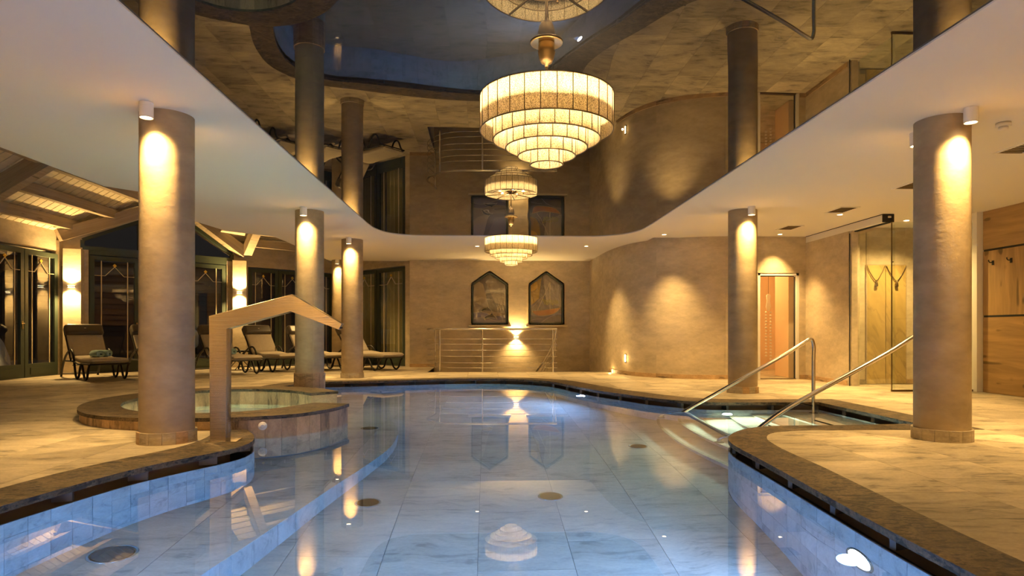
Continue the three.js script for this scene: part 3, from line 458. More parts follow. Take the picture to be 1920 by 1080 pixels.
// curtains behind the right glass doors
{ const t = thing('curtain', 'floor length olive curtain behind the right glass doors', 'curtain', [onF(0.12, 0.18)[0], 0, onF(0.12, 0.18)[1]], Math.PI - Q);
  for (const [x0, x1] of [[0.0, 1.15], [1.28, 2.6]]) { const n = 120, g = new THREE.PlaneGeometry(x1 - x0, 2.55, n, 6), p = g.attributes.position; for (let i = 0; i < p.count; i++) { const x = p.getX(i), y = p.getY(i); p.setZ(i, 0.045 * Math.sin(x * 46 + Math.sin(x * 9) * 1.6) * (0.75 - 0.15 * y)); } g.computeVertexNormals(); obj('drape', g.translate((x0 + x1) / 2, 1.31, 0), mat.curtain, t); }
  obj('rail', rod([-0.05, 2.6, 0], [2.65, 2.6, 0], 0.012), mat.bronze, t); }

// ------------------------------------------------------------------ gabled art glass windows in the back wall
function artCanvas(kind) {
  const c = document.createElement('canvas'); c.width = 384; c.height = 640; const g = c.getContext('2d');
  const line = (pts, w, col, fill) => { g.beginPath(); pts.forEach((p, i) => (i ? (p.length === 4 ? g.quadraticCurveTo(...p) : g.lineTo(...p)) : g.moveTo(...p))); if (fill) { g.fillStyle = fill; g.fill(); } if (w) { g.lineWidth = w; g.strokeStyle = col; g.stroke(); } };
  g.fillStyle = '#5a5248'; g.fillRect(0, 0, 384, 640);
  if (kind === 0) {
    line([[0, 60], [120, 150], [230, 640], [0, 640]], 0, '', '#8a7c64'); line([[384, 0], [384, 420], [250, 380], [150, 120]], 0, '', '#6d6252'); line([[0, 330], [60, 400, 150, 440], [240, 520, 384, 500], [384, 640], [0, 640]], 2, '#8a8273', '#75695a');
    line([[0, 510], [90, 470, 190, 520], [280, 560, 384, 520], [384, 640], [0, 640]], 3, '#a59b88', '#5b5668'); line([[0, 580], [120, 540, 220, 590], [300, 620, 384, 580], [384, 640], [0, 640]], 3, '#a59b88', '#6c6672');
    const fish = (x, y, s) => { g.save(); g.translate(x, y); g.scale(s, s); line([[-70, 20], [-40, -40, 10, -42], [26, -64, 40, -60], [34, -48, 42, -34], [80, -14, 92, 22], [60, -4, 30, 4], [-20, -4, -70, 20]], 3, '#c9c0ad', '#181a22'); line([[-30, 6], [20, 20, 70, 14]], 3, '#c9c0ad'); g.restore(); };
    fish(150, 470, 0.75); fish(190, 560, 0.9);
  } else {
    line([[0, 0], [150, 0], [110, 330], [0, 430]], 0, '', '#9a7a30'); line([[150, 0], [384, 0], [384, 460], [200, 420]], 0, '', '#8f8674'); line([[110, 330], [0, 430], [0, 520], [384, 520], [384, 440]], 0, '', '#5f574e');
    g.fillStyle = '#c99a30'; g.beginPath(); g.arc(20, 160, 75, 0, 7); g.fill();
    line([[236, 120], [236, 470]], 6, '#c8b894'); line([[236, 130], [90, 480]], 4, '#c8b894'); line([[236, 210], [40, 430]], 3, '#a89a7c'); line([[236, 150], [350, 450]], 3, '#a89a7c');
    line([[40, 480], [160, 470], [350, 440], [320, 500, 250, 520], [130, 545, 70, 525], [50, 510, 40, 480]], 4, '#b79a62', '#a0641e');
    line([[0, 520], [100, 560, 190, 540], [300, 510, 384, 520], [384, 640], [0, 640]], 3, '#8f8aa0', '#2c2a48'); line([[120, 640], [200, 560, 290, 530]], 4, '#8f8aa0'); line([[0, 600], [90, 570, 150, 580]], 4, '#8f8aa0');
    g.fillStyle = '#8a8420'; for (let i = 0; i < 34; i++) g.fillRect(150 + ((i * 53) % 170), 335 + ((i * 29) % 60), 14, 10);
  }
  const t = new THREE.CanvasTexture(c); t.colorSpace = THREE.SRGBColorSpace; return t;
}
const ripple = dataTex(256, (u, v) => fbm(u, v, 10, 10, 3, 6), false, [1, 1]);
WIN.forEach((wd, i) => {
  const w = sgroup('window_' + (i + 1)); w.userData.label = ['gabled window with leaping dolphins drawn in art glass', 'gabled window with a sailing boat drawn in art glass'][i];
  const P = gableShape(...wd), L = [], S = []; for (let k = 0; k < 5; k++) { const a = P[k], b = P[(k + 1) % 5]; L.push(bar([a.x, a.y, -16.86], [b.x, b.y, -16.86], 0.075, 0.12, v3(0, 0, 1))); }
  obj('window_frame', L, mat.green, w);
  const s = new THREE.Shape(P), g = new THREE.ExtrudeGeometry(s, { depth: 0.01, bevelEnabled: false }).translate(0, 0, -16.92), p = g.attributes.position, uv = g.attributes.uv;
  for (let k = 0; k < p.count; k++) uv.setXY(k, (p.getX(k) - wd[0]) / wd[1] + 0.5, (p.getY(k) - wd[2]) / (wd[4] - wd[2]));
  obj('pane', g, new THREE.MeshPhysicalMaterial({ map: artCanvas(i), roughness: 0.06, clearcoat: 1, clearcoatRoughness: 0.03, ior: 1.6, bumpMap: ripple, bumpScale: i ? 0.01 : 0.004 }), w);
  obj('window_sill', rbox(wd[1] + 0.2, 0.05, 0.16, 0.012, wd[0], wd[2] - 0.05, -16.78), mat.board, w);
  const R = gableShape(wd[0], wd[1] + 0.07, wd[2], wd[3] + 0.03, wd[4] + 0.045); for (const k of [1, 2, 3, 4]) { const a = R[k], b = R[(k + 1) % 5]; S.push(bar([a.x, a.y, -16.795], [b.x, b.y, -16.795], 0.02, 0.022, v3(0, 0, 1))); } obj('plaster_edge', S, mat.plaster, w);
});

// ------------------------------------------------------------------ columns and their spots
const cols = [['L1', -2.741, -5.614, 0.10, 'round plaster column next to the steel water spout'], ['L2', -2.727, -9.997, 0.305, 'round plaster column on a tall stone plinth behind the whirlpool'], ['L3', -2.716, -13.089, 0.10, 'round plaster column on the far deck beside the pool end'], ['L4', -3.83, -16.95, 0.08, 'half hidden round plaster column beside the right glass doors'], ['R1', 3.996, -5.465, 0.10, 'large round plaster column on the near right deck'], ['R2', 3.933, -9.681, 0.10, 'round plaster column between the curved wall and the entry steps']];
for (const [k, x, z, h, label] of cols) {
  const t = thing('column', label, 'column', [x, 0, z], rr(0, 6));
  const g = new THREE.CylinderGeometry(0.213, 0.215, H + 0.02 - h * 0.5, 72, 24, true), p = g.attributes.position, n = g.attributes.uv;
  for (let i = 0; i < p.count; i++) { const a = Math.atan2(p.getZ(i), p.getX(i)), y = p.getY(i), d = 1 + 0.003 * (vn(a / 6.2832 * 16, y * 5 + 40, 16, 64, 4) - 0.5); p.setX(i, p.getX(i) * d); p.setZ(i, p.getZ(i) * d); n.setXY(i, (a / 6.2832) * 1.3, y + x); }
  g.computeVertexNormals(); obj('shaft', g.translate(0, (H + 0.02 + h * 0.5) / 2, 0), mat.column, t);
  const base = k === 'L2' ? -0.62 : 0, m = 14; for (let i = 0; i < m; i++) { const s = []; for (let j = 0; j <= 4; j++) { const a = (i + 0.015 + j / 4 * 0.97) / m * 6.2832; s.push([0.233 * Math.cos(a), 0.233 * Math.sin(a)]); } for (let j = 4; j >= 0; j--) { const a = (i + 0.015 + j / 4 * 0.97) / m * 6.2832; s.push([0.205 * Math.cos(a), 0.205 * Math.sin(a)]); } obj('base_stone', ext(s, base, h), pick(k === 'L2' ? spaStones : [stones[0], stones[1], stones[2], spaStones[0]]), t); }
  const hang = (dx, dz, lab) => {
    const f = thing('downlight', lab, 'spotlight', [x + dx, H, z + dz]);
    obj('housing', new THREE.LatheGeometry([[0.0, 0], [0.050, 0], [0.052, -0.004], [0.052, -0.122], [0.049, -0.126], [0.044, -0.122], [0.044, -0.095], [0, -0.095]].map(([r, y]) => new THREE.Vector2(r, y)), 36), mat.white, f);
    obj('lens', cyl(0.041, 0.041, 0.004, 28, 0, -0.112, 0), gl.lens, f);
    lamp('spot', WARM, LV.column, [x + dx, H - 0.122, z + dz], [x + dx, 0, z + dz], { angle: 1.1, penumbra: 1.0, size: 1.6 });
  };
  const word = { L1: 'the column by the water spout', L2: 'the column behind the whirlpool', L3: 'the column beside the far pool end', L4: 'the half hidden far column', R1: 'the near right column', R2: 'the column by the curved wall' }[k];
  hang(0, 0.337, `white cylinder spotlight on the ceiling in front of ${word}`); if (k !== 'L4') hang(0, -0.337, `white cylinder spotlight on the ceiling behind ${word}`);
}
// recessed ceiling downlights
for (const [x, z, lab] of [[-0.20, -13.95, 'recessed ceiling light left of the far chandelier'], [2.17, -13.85, 'recessed ceiling light right of the far chandelier'], [3.40, -12.12, 'recessed ceiling light in front of the curved wall'], [5.60, -12.0, 'recessed ceiling light above the glass door'], [5.60, -9.93, 'recessed ceiling light beside a square ceiling vent'], [5.6, -7.6, 'recessed ceiling light hidden behind the near right column'], [5.6, -5.0, 'recessed ceiling light over the right deck beyond the frame'], [5.2, -1.4, 'recessed ceiling light over the right deck near the camera'], [-3.9, -1.2, 'recessed ceiling light over the left deck near the camera'], [0.2, 2.2, 'recessed ceiling light behind the camera']]) {
  const t = thing('recessed_light', lab, 'ceiling light', [x, H, z]); obj('trim_ring', new THREE.LatheGeometry([[0.036, 0.01], [0.038, -0.004], [0.05, -0.004], [0.053, 0.001]].map(([r, y]) => new THREE.Vector2(r, y)), 32), mat.white, t); obj('lens', cyl(0.037, 0.037, 0.003, 24, 0, -0.001, 0), gl.lens, t);
  lamp('spot', WARM, LV.down * (z > -2 ? 1.5 : 1), [x, H - 0.006, z], [x, 0, z], { angle: 0.72, penumbra: 0.55, size: 1.6 });
}
// square air outlets in the ceiling
for (const [z, lab] of [[-11.2, 'square ceiling vent nearest the glass door'], [-9.52, 'square ceiling vent in front of the door operator beam'], [-7.86, 'square ceiling vent half hidden by the near right column'], [-6.2, 'square ceiling vent at the right edge of the frame']]) {
  const t = thing('ceiling_vent', lab, 'vent', [5.40, H, z]); obj('frame', [box(0.30, 0.012, 0.025, 0, -0.004, 0.225), box(0.30, 0.012, 0.025, 0, -0.004, -0.225), box(0.025, 0.012, 0.43, 0.1375, -0.004, 0), box(0.025, 0.012, 0.43, -0.1375, -0.004, 0)], mat.white, t);
  obj('back', box(0.26, 0.004, 0.43, 0, 0.002, 0), mat.gutterDark, t); for (let i = 0; i < 9; i++) obj('slat', box(0.25, 0.010, 0.012, 0, -0.003, -0.19 + i * 0.0475), mat.bronze, t);
}
{ const t = thing('smoke_detector', 'white ceiling smoke detector right of the near right column', 'smoke detector', [4.575, H, -5.49]); const L = (p) => new THREE.LatheGeometry(p.map(([r, y]) => new THREE.Vector2(r, y)), 32); obj('base', L([[0, 0], [0.058, 0], [0.060, -0.030], [0.052, -0.036], [0, -0.036]]), mat.plastic, t); obj('sensor', L([[0, -0.034], [0.036, -0.036], [0.038, -0.056], [0.026, -0.064], [0.006, -0.066], [0, -0.072]]), mat.plastic, t); }

// ------------------------------------------------------------------ wall lamps
function wallLamp(p, turn, label, k = LV.sconce, out = 0.10) {
  const t = thing('wall_lamp', label, 'wall lamp', p, turn); obj('back_plate', rbox(0.12, 0.035, 0.012, 0.004, 0, 0, 0.006), mat.steel, t); obj('body', rbox(0.15, 0.026, 0.06, 0.006, 0, 0, 0.05), mat.steel, t);
  obj('upper_lens', box(0.12, 0.004, 0.04, 0, 0.017, 0.05), gl.lens, t); obj('lower_lens', box(0.12, 0.004, 0.04, 0, -0.017, 0.05), gl.lens, t);
  const q = [p[0] + Math.sin(turn) * out, p[2] + Math.cos(turn) * out]; for (const s of [1, -1]) lamp('spot', WARM, k, [q[0], p[1] + s * 0.03, q[1]], [q[0], p[1] + s * 3, q[1]], { angle: 1.1, penumbra: 0.6, size: 1.5 });
}
{ const a = onB(0.13, 0.16), b = onB(3.80, 0.14); wallLamp([a[0] + Math.sin(0.35) * 0.152, 1.90, a[1] + Math.cos(0.35) * 0.152], 0.35, 'small steel up and down light on the left pier'); wallLamp([b[0] + Math.sin(0.3) * 0.152, 1.93, b[1] + Math.cos(0.3) * 0.152], 0.30, 'small steel up and down light on the right hand pier'); }
for (const [x, n] of [[-5.0, 'first'], [-1.8, 'second'], [1.8, 'third'], [5.0, 'fourth']]) wallLamp([x, 1.9, 3.06], Math.PI, `${n} up and down light on the wall behind the camera, counted from the bay side`, LV.sconce * 2, 0.12);
wallLamp([0.78, 0.78, -16.8], 0, 'up and down light on the back wall behind the railing', LV.sconce * 0.8, 0.05);
for (const [x, z, y, h, lab] of [[2.99, -13.6, 0.36, 0.15, 'upper narrow step light at the foot of the curved wall'], [2.855, -14.3, 0.03, 0.09, 'lower narrow step light at the foot of the curved wall']]) { const t = thing('step_light', lab, 'wall light', [x - 0.012, y, z], -Math.PI / 2 + 0.25); obj('frame', box(0.07, h + 0.03, 0.012), mat.steel, t); obj('lens', box(0.045, h, 0.01, 0, 0, 0.006), gl.step, t); lamp('point', WARM, LV.step, [x - 0.08, y, z + 0.02], null); }

// ------------------------------------------------------------------ chandeliers
const tiers = [[0.425, 2.446, 2.228, 28], [0.342, 2.345, 2.170, 24], [0.261, 2.285, 2.120, 18], [0.184, 2.225, 2.067, 14], [0.104, 2.17, 2.013, 9]];
function chandelier(x, z, label) {
  const t = thing('chandelier', label, 'chandelier', [x, 0, z], rr(0, 0.1));
  const lathe = (p, n = 40) => new THREE.LatheGeometry(p.map(([r, y]) => new THREE.Vector2(r, y)), n);
  obj('ceiling_plate', lathe([[0, H + 0.011], [0.10, H + 0.011], [0.105, H + 0.004], [0.10, H - 0.002], [0, H - 0.002]]), mat.brass, t);
  obj('canopy', lathe([[0, H - 0.001], [0.052, H - 0.001], [0.052, H - 0.05], [0.056, H - 0.055], [0.046, H - 0.10], [0.034, H - 0.125], [0.012, H - 0.132], [0.012, H - 0.15], [0, H - 0.15]]), mat.bronze, t);
  obj('rod', [cyl(0.009, 0.009, 0.32, 12, 0, H - 0.29, 0), cyl(0.016, 0.016, 0.03, 14, 0, H - 0.43, 0)], mat.bronze, t);
  obj('hub', lathe([[0, 2.44], [0.035, 2.435], [0.10, 2.41], [0.105, 2.395], [0, 2.39]]), mat.brass, t);
  for (let i = 0; i < 9; i++) { const a = i / 9 * 6.2832; obj('spoke', bar([0.06 * Math.cos(a), 2.43, 0.06 * Math.sin(a)], [0.423 * Math.cos(a), 2.442, 0.423 * Math.sin(a)], 0.008, 0.012), mat.bronze, t); }
  for (const r of [0.20, 0.31]) obj('inner_ring', new THREE.TorusGeometry(r, 0.004, 6, 64).rotateX(Math.PI / 2).translate(0, 2.428, 0), mat.bronze, t);
  for (const [r, y1, y0, n] of tiers) {
    const g = new THREE.Group(); g.name = 'shade_tier'; t.add(g); const h = y1 - y0;
    for (let i = 0; i < n; i++) { const a0 = i / n * 6.2832, c = new THREE.CylinderGeometry(r, r, h, 4, 1, true, a0, 6.2832 / n), uv = c.attributes.uv; const o = rr(0, 1); for (let k = 0; k < uv.count; k++) uv.setXY(k, uv.getX(k) * r * 6.2832 / n + o, uv.getY(k) * h + o); obj('panel', c.translate(0, (y0 + y1) / 2, 0), mat.shade, g); }
    const wg = cyl(0.003, 0.003, h, 5); for (let i = 0; i < n; i++) { const a = i / n * 6.2832; obj('wire', wg, mat.bronze, g).position.set((r + 0.001) * Math.sin(a), (y0 + y1) / 2, (r + 0.001) * Math.cos(a)); }
    for (const y of [y0, y1]) obj('rim', new THREE.TorusGeometry(r, 0.0042, 6, 72).rotateX(Math.PI / 2).translate(0, y, 0), mat.bronze, g);
  }
  const spots = [[0.20, 2.395, 0.2], [0.20, 2.395, 1.46], [0.20, 2.395, 2.71], [0.20, 2.395, 3.97], [0.20, 2.395, 5.23], [0.0, 2.24, 0], [0.12, 2.31, 1.1], [0.12, 2.31, 3.2], [0.12, 2.31, 5.3]];
  for (const [r, y, a] of spots) { const px = r * Math.cos(a), pz = r * Math.sin(a); obj('bulb', new THREE.SphereGeometry(0.021, 14, 10).translate(px, y, pz), gl.bulb, t); obj('lampholder', cyl(0.010, 0.010, 0.035, 10, px, y + 0.034, pz), mat.brass, t);
    const c = Math.cos(t.rotation.y), s = Math.sin(t.rotation.y); lamp('point', WARM2, LV.bulb * (r > 0.15 ? 1 : 0.5), [x + px * c + pz * s, y, z - px * s + pz * c], null); }
  return t;
}
chandelier(0.385, -4.09, 'large five tier beaded drum chandelier nearest the camera'); chandelier(0.40, -10.38, 'smaller looking far beaded chandelier in front of the back wall');

// ------------------------------------------------------------------ steel water spout
{
  const t = thing('water_spout', 'brushed steel angular water spout on the pool edge', 'water spout', [-2.285, 0, -5.60], 0.10);
  const sec = (pts, w, d) => { // folded box section: pts are the centre line in x,y
    const L = [], n = pts.length, off = (s) => pts.map((p, i) => { const a = pts[Math.max(0, i - 1)], b = pts[Math.min(n - 1, i + 1)]; let d1 = [p[0] - a[0], p[1] - a[1]], d2 = [b[0] - p[0], b[1] - p[1]]; const N = (q) => { const l = Math.hypot(...q) || 1; return [q[0] / l, q[1] / l]; }; if (i === 0) d1 = d2; if (i === n - 1) d2 = d1; d1 = N(d1); d2 = N(d2); const m = N([-(d1[1] + d2[1]), d1[0] + d2[0]]); const k = s * w[i] / 2 / Math.max(0.3, m[0] * -d1[1] + m[1] * d1[0]); return [p[0] + m[0] * k, p[1] + m[1] * k]; });
    const a = off(1), b = off(-1); for (let i = 0; i + 1 < n; i++) L.push([a[i], a[i + 1], b[i + 1], b[i]]); return L.map((q) => toCreasedNormals(new THREE.ExtrudeGeometry(new THREE.Shape(q.map(([x, y]) => new THREE.Vector2(x, y))), { depth: d - 0.006, bevelEnabled: true, bevelThickness: 0.003, bevelSize: 0.002, bevelSegments: 2 }).translate(0, 0, -d / 2 + 0.003), 0.5)); };
  const parts = sec([[0, 0], [0, 1.02], [0.60, 1.19], [1.01, 0.985]], [0.122, 0.14, 0.135, 0.055], 0.15); ['post', 'arm', 'nozzle'].forEach((n, i) => obj(n, uvm(parts[i]), mat.steel, t));
  obj('base_plate', box(0.25, 0.008, 0.21, 0.03, 0.007, 0), mat.steelRail, t); obj('outlet', rbox(0.02, 0.012, 0.145, 0.003, 1.005, 0.975, 0), mat.black, t);
}
// ------------------------------------------------------------------ handrails of the entry steps
function handrail(z, x0, x1, y0, y1, label, base, bow) {
  const t = thing('handrail', label, 'handrail', [0, 0, z]); const r = 0.024, s = (y1 - y0) / (x1 - x0);
  obj('rail', tube([[x0 - 0.30, y0 - 0.50, 0], [x0 - 0.285, y0 - 0.30, 0], [x0 - 0.18, y0 - 0.18 * s - 0.03 - bow, 0], [x0 + 0.05, y0 + 0.05 * s - bow * 0.6, 0], [x0 + 0.35, y0 + 0.35 * s + bow * 0.4, 0], [x0 + 0.75, y0 + 0.75 * s + bow * 0.35, 0], [x1 - 0.35, y1 - 0.35 * s, 0], [x1 - 0.10, y1 - 0.10 * s + 0.012, 0], [x1 - 0.03, y1 - 0.012, 0], [x1, y1 - 0.08, 0], [x1, y1 - 0.3, 0], [x1, base + 0.3, 0], [x1, base, 0]], r, 160, 14), mat.steelRail, t);
  obj('flange', cyl(0.055, 0.058, 0.012, 28, x1, base + 0.006, 0), mat.steel, t); obj('flange', cyl(0.05, 0.05, 0.012, 28, x0 - 0.30, y0 - 0.50, 0), mat.steel, t);
}
handrail(-8.20, 2.56, 4.27, -0.10, 0.85, 'far steel handrail of the pool entry steps with its post in view', -0.29, 0);
handrail(-6.46, 2.68, 4.52, -0.10, 0.93, 'near curved steel handrail running behind the near right column', -0.12, 0.05);
// ------------------------------------------------------------------ stairwell railing
{
  const t = thing('stair_railing', 'curved steel stair railing with thin bars in front of the back wall', 'railing', [0, 0, 0]);
  const plan = spl([[-1.30, -16.62], [-1.36, -16.15], [-1.44, -15.7], [-1.30, -15.2], [-0.9, -14.80], [-0.15, -14.67], [0.8, -14.66], [1.62, -14.66]], 48);
  const at = (f) => { const p = plan[Math.round(f * 48)]; return p; };
  obj('top_rail', tube(plan.map((p) => [p[0], 0.985, p[1]]), 0.024, 120, 12), mat.steelRail, t);
  for (const y of [0.10, 0.21, 0.36, 0.50, 0.64, 0.76]) obj('bar', tube(plan.map((p) => [p[0], y, p[1]]), 0.006, 100, 6), mat.steelRail, t);
  for (const f of [0.02, 0.40, 0.63, 0.985]) { const p = at(f); obj('post', [cyl(0.019, 0.019, 0.98, 14, p[0], 0.49, p[1]), cyl(0.04, 0.04, 0.01, 20, p[0], 0.006, p[1])], mat.steelRail, t); }
  for (const [dx, r] of [[0, 0.022], [0.16, 0.006], [0.27, 0.006], [0.38, 0.006]]) { const e = tube([[1.62, 0.97 - dx * 1.3, -14.86], [1.58, 0.72 - dx * 1.1, -14.9], [1.42, 0.36 - dx * 0.7, -15.0], [1.24 + dx * 0.5, 0.06 - dx * 0.2, -15.1], [1.0 + dx * 0.6, -0.3, -15.25], [0.7 + dx * 0.6, -0.8, -15.5]], r, 60, 8); obj(dx ? 'bar' : 'sloping_rail', e, mat.steelRail, t); }
}
// ------------------------------------------------------------------ right side: doors, glass, oak wall
{ // changing room door
  const d = sgroup('door_11'); d.userData.label = 'glass door with a pale frame between the curved wall and the vestibule';
  obj('door_frame', [box(0.05, 2.08, 0.10, 6.095, 1.04, -12.36), box(0.05, 2.08, 0.10, 5.325, 1.04, -12.36), box(0.82, 0.05, 0.10, 5.71, 2.055, -12.36)], mat.ceiling, d);
  obj('seal', [box(0.014, 2.0, 0.03, 6.06, 1.01, -12.37), box(0.70, 0.014, 0.03, 5.70, 2.02, -12.37)], mat.black, d);
  obj('pane', box(0.71, 2.0, 0.008, 5.705, 1.01, -12.38), mat.clearGlass, d); obj('threshold', box(0.78, 0.012, 0.08, 5.71, 0.006, -12.36), mat.bronze, d);
  const h = thing('bead_hanging', 'white cloth tuft with bead strings hanging behind the glass door', 'wall hanging', [6.0, -0.16, -13.4]);
  obj('tuft', new THREE.LatheGeometry([[0.0, 1.90], [0.05, 1.86], [0.035, 1.74], [0.06, 1.62], [0.03, 1.54], [0, 1.52]].map(([r, y]) => new THREE.Vector2(r, y)), 16).scale(1, 1, 0.5), mat.white, h);
  for (const [x, n] of [[-0.05, 15], [0.05, 16]]) { const L = []; for (let i = 0; i < n; i++) L.push(new THREE.SphereGeometry(0.026, 8, 6).scale(1, 0.8, 0.7).translate(x, 1.50 - i * 0.066, 0)); obj('bead_string', L, mat.white, h); }
  obj('cord', rod([0, 2.94, 0], [0, 1.88, 0], 0.004), mat.bronze, h);
}
{ // automatic door operator under the ceiling
  const t = thing('door_operator', 'long white sliding door operator box under the ceiling above the vestibule', 'door operator', [6.33, H, 0]);
  obj('housing', box(0.17, 0.115, 2.42, 0, -0.0655, -11.07), mat.ceiling, t); obj('cover_strip', box(0.178, 0.012, 2.44, 0, -0.005, -11.06), mat.black, t); obj('rail', box(0.05, 0.018, 2.40, 0.02, -0.132, -11.05), mat.black, t);
  obj('end_cap', rbox(0.18, 0.128, 0.03, 0.004, 0, -0.066, -9.845), mat.black, t); obj('sensor', rbox(0.05, 0.03, 0.012, 0.003, 0.01, -0.05, -9.825), mat.plastic, t);
}
{ const g = sgroup('window_4'); g.userData.label = 'frameless glass screen behind the near right column'; obj('pane', box(1.36, 2.62, 0.012, 6.98, 1.33, -9.72), mat.clearGlass, g); obj('bottom_rail', box(1.36, 0.03, 0.03, 6.98, 0.016, -9.72), mat.bronze, g); obj('edge_profile', box(0.008, 2.62, 0.02, 6.305, 1.33, -9.72), mat.bronze, g); obj('clip', rbox(0.02, 0.02, 0.03, 0.004, 6.315, 2.02, -9.715), mat.steelRail, g); }
{ const g = sgroup('door_12'); g.userData.label = 'sliding glass door leaf below the operator box'; obj('pane', box(0.010, 2.60, 0.98, 6.40, 1.31, -10.28), mat.clearGlass, g); obj('edge_seal', box(0.014, 2.62, 0.012, 6.24, 1.31, -10.76), mat.black, g); }
{ // lift doors with a stone face, decorated with hanging cords
  const g = sgroup('door_13'); g.userData.label = 'pair of golden veined stone lift doors';
  for (const [x, w] of [[6.93, 0.335], [7.29, 0.365]]) obj('door_leaf', box(w, 2.11, 0.04, x, 1.06, -11.14), mat.onyx, g);
  obj('door_frame', [box(0.012, 2.12, 0.03, 6.757, 1.06, -11.135), box(0.012, 2.12, 0.03, 7.478, 1.06, -11.135), box(0.73, 0.012, 0.03, 7.117, 2.122, -11.135)], mat.beam, g);
  for (const [x, w, lab] of [[6.92, 0.33, 'left dark cord and tassel hanging across the lift doors'], [7.29, 0.36, 'right dark cord and tassel hanging across the lift doors']]) {
    const t = thing('cord_tassel', lab, 'door hanging', [x, 2.10, -11.105]);
    obj('cord', [tube([[-w / 2, 0, 0], [-w * 0.3, -0.14, 0.004], [0, -0.26, 0.006], [w * 0.3, -0.13, 0.004], [w / 2, 0, 0]], 0.007, 40, 8)], mat.bronze, t);
    obj('tassel', new THREE.LatheGeometry([[0, 0], [0.016, -0.005], [0.014, -0.03], [0.026, -0.05], [0.030, -0.105], [0, -0.11]].map(([r, y]) => new THREE.Vector2(r, y)), 16).translate(0, -0.26, 0.01), mat.bronze, t);
  }
  const p = thing('lift_panel', 'small lit lift call panel on the vestibule wall', 'lift button', [6.575, 1.95, -11.14]); obj('plate', rbox(0.035, 0.26, 0.02, 0.004), mat.bronze, p); obj('display_screen', box(0.02, 0.09, 0.006, 0, 0.01, 0.011), gl.sign, p);
  const p2 = thing('lift_panel', 'lower dark lift call plate on the vestibule wall', 'lift button', [6.575, 1.0, -11.14]); obj('plate', rbox(0.032, 0.26, 0.02, 0.004), mat.bronze, p2); obj('button', cyl(0.009, 0.009, 0.008, 16).rotateX(Math.PI / 2).translate(0, 0.02, 0.012), mat.steel, p2);
}
{ // oak clad wall
  const g = sgroup('wall_oak'), X = 7.68; obj('frame', box(0.12, 2.79, 0.10, X - 0.02, 1.395, -9.68), mat.ceiling, g); obj('core', box(0.06, 2.79, 7.2, X + 0.11, 1.395, -6.05), mat.black, g);
  for (const [y0, y1] of [[0.0, 1.155], [1.185, 2.17], [2.20, 2.79]]) for (const [z0, z1] of [[-9.62, -7.3], [-7.295, -5.0], [-4.995, -2.5]]) { const b = box(0.02, y1 - y0, z1 - z0 - 0.004, X + 0.02, (y0 + y1) / 2, (z0 + z1) / 2); const vert = y0 > 1.1 && y0 < 2; const uv = b.attributes.uv; if (vert) for (let i = 0; i < uv.count; i++) { const a = uv.getX(i); uv.setXY(i, uv.getY(i), a); } obj('oak_panel', b, mat.oak, g); }
  for (const y of [1.17, 2.185]) obj('groove_strip', box(0.016, 0.03, 7.1, X + 0.016, y, -6.05), mat.black, g);
  for (const [z, lab] of [[-9.42, 'left black coat hook on the oak wall'], [-9.08, 'right black coat hook on the oak wall']]) { const h = thing('coat_hook', lab, 'coat hook', [X + 0.008, 1.98, z], -Math.PI / 2); obj('plate', rbox(0.04, 0.07, 0.008, 0.003, 0, 0, 0.004), mat.black, h); obj('peg', tube([[0, 0.01, 0.006], [0, 0.005, 0.045], [0, 0.02, 0.065], [0, 0.045, 0.07]], 0.008, 16, 8), mat.black, h); }
}
lamp('spot', WARM, LV.lobby * 2, [7.0, 2.775, -10.4], [7.0, 0, -10.4], { angle: 1.15, penumbra: 0.8, size: 1.6 }); lamp('point', [1, 0.56, 0.2], LV.changing, [5.2, 2.5, -13.9], null, { size: 4 });
{ const t = thing('recessed_light', 'recessed ceiling light inside the glass vestibule', 'ceiling light', [7.0, H, -10.4]); obj('trim_ring', cyl(0.05, 0.053, 0.006, 32, 0, -0.002, 0), mat.white, t); obj('lens', cyl(0.037, 0.037, 0.003, 24, 0, -0.006, 0), gl.lens, t); }

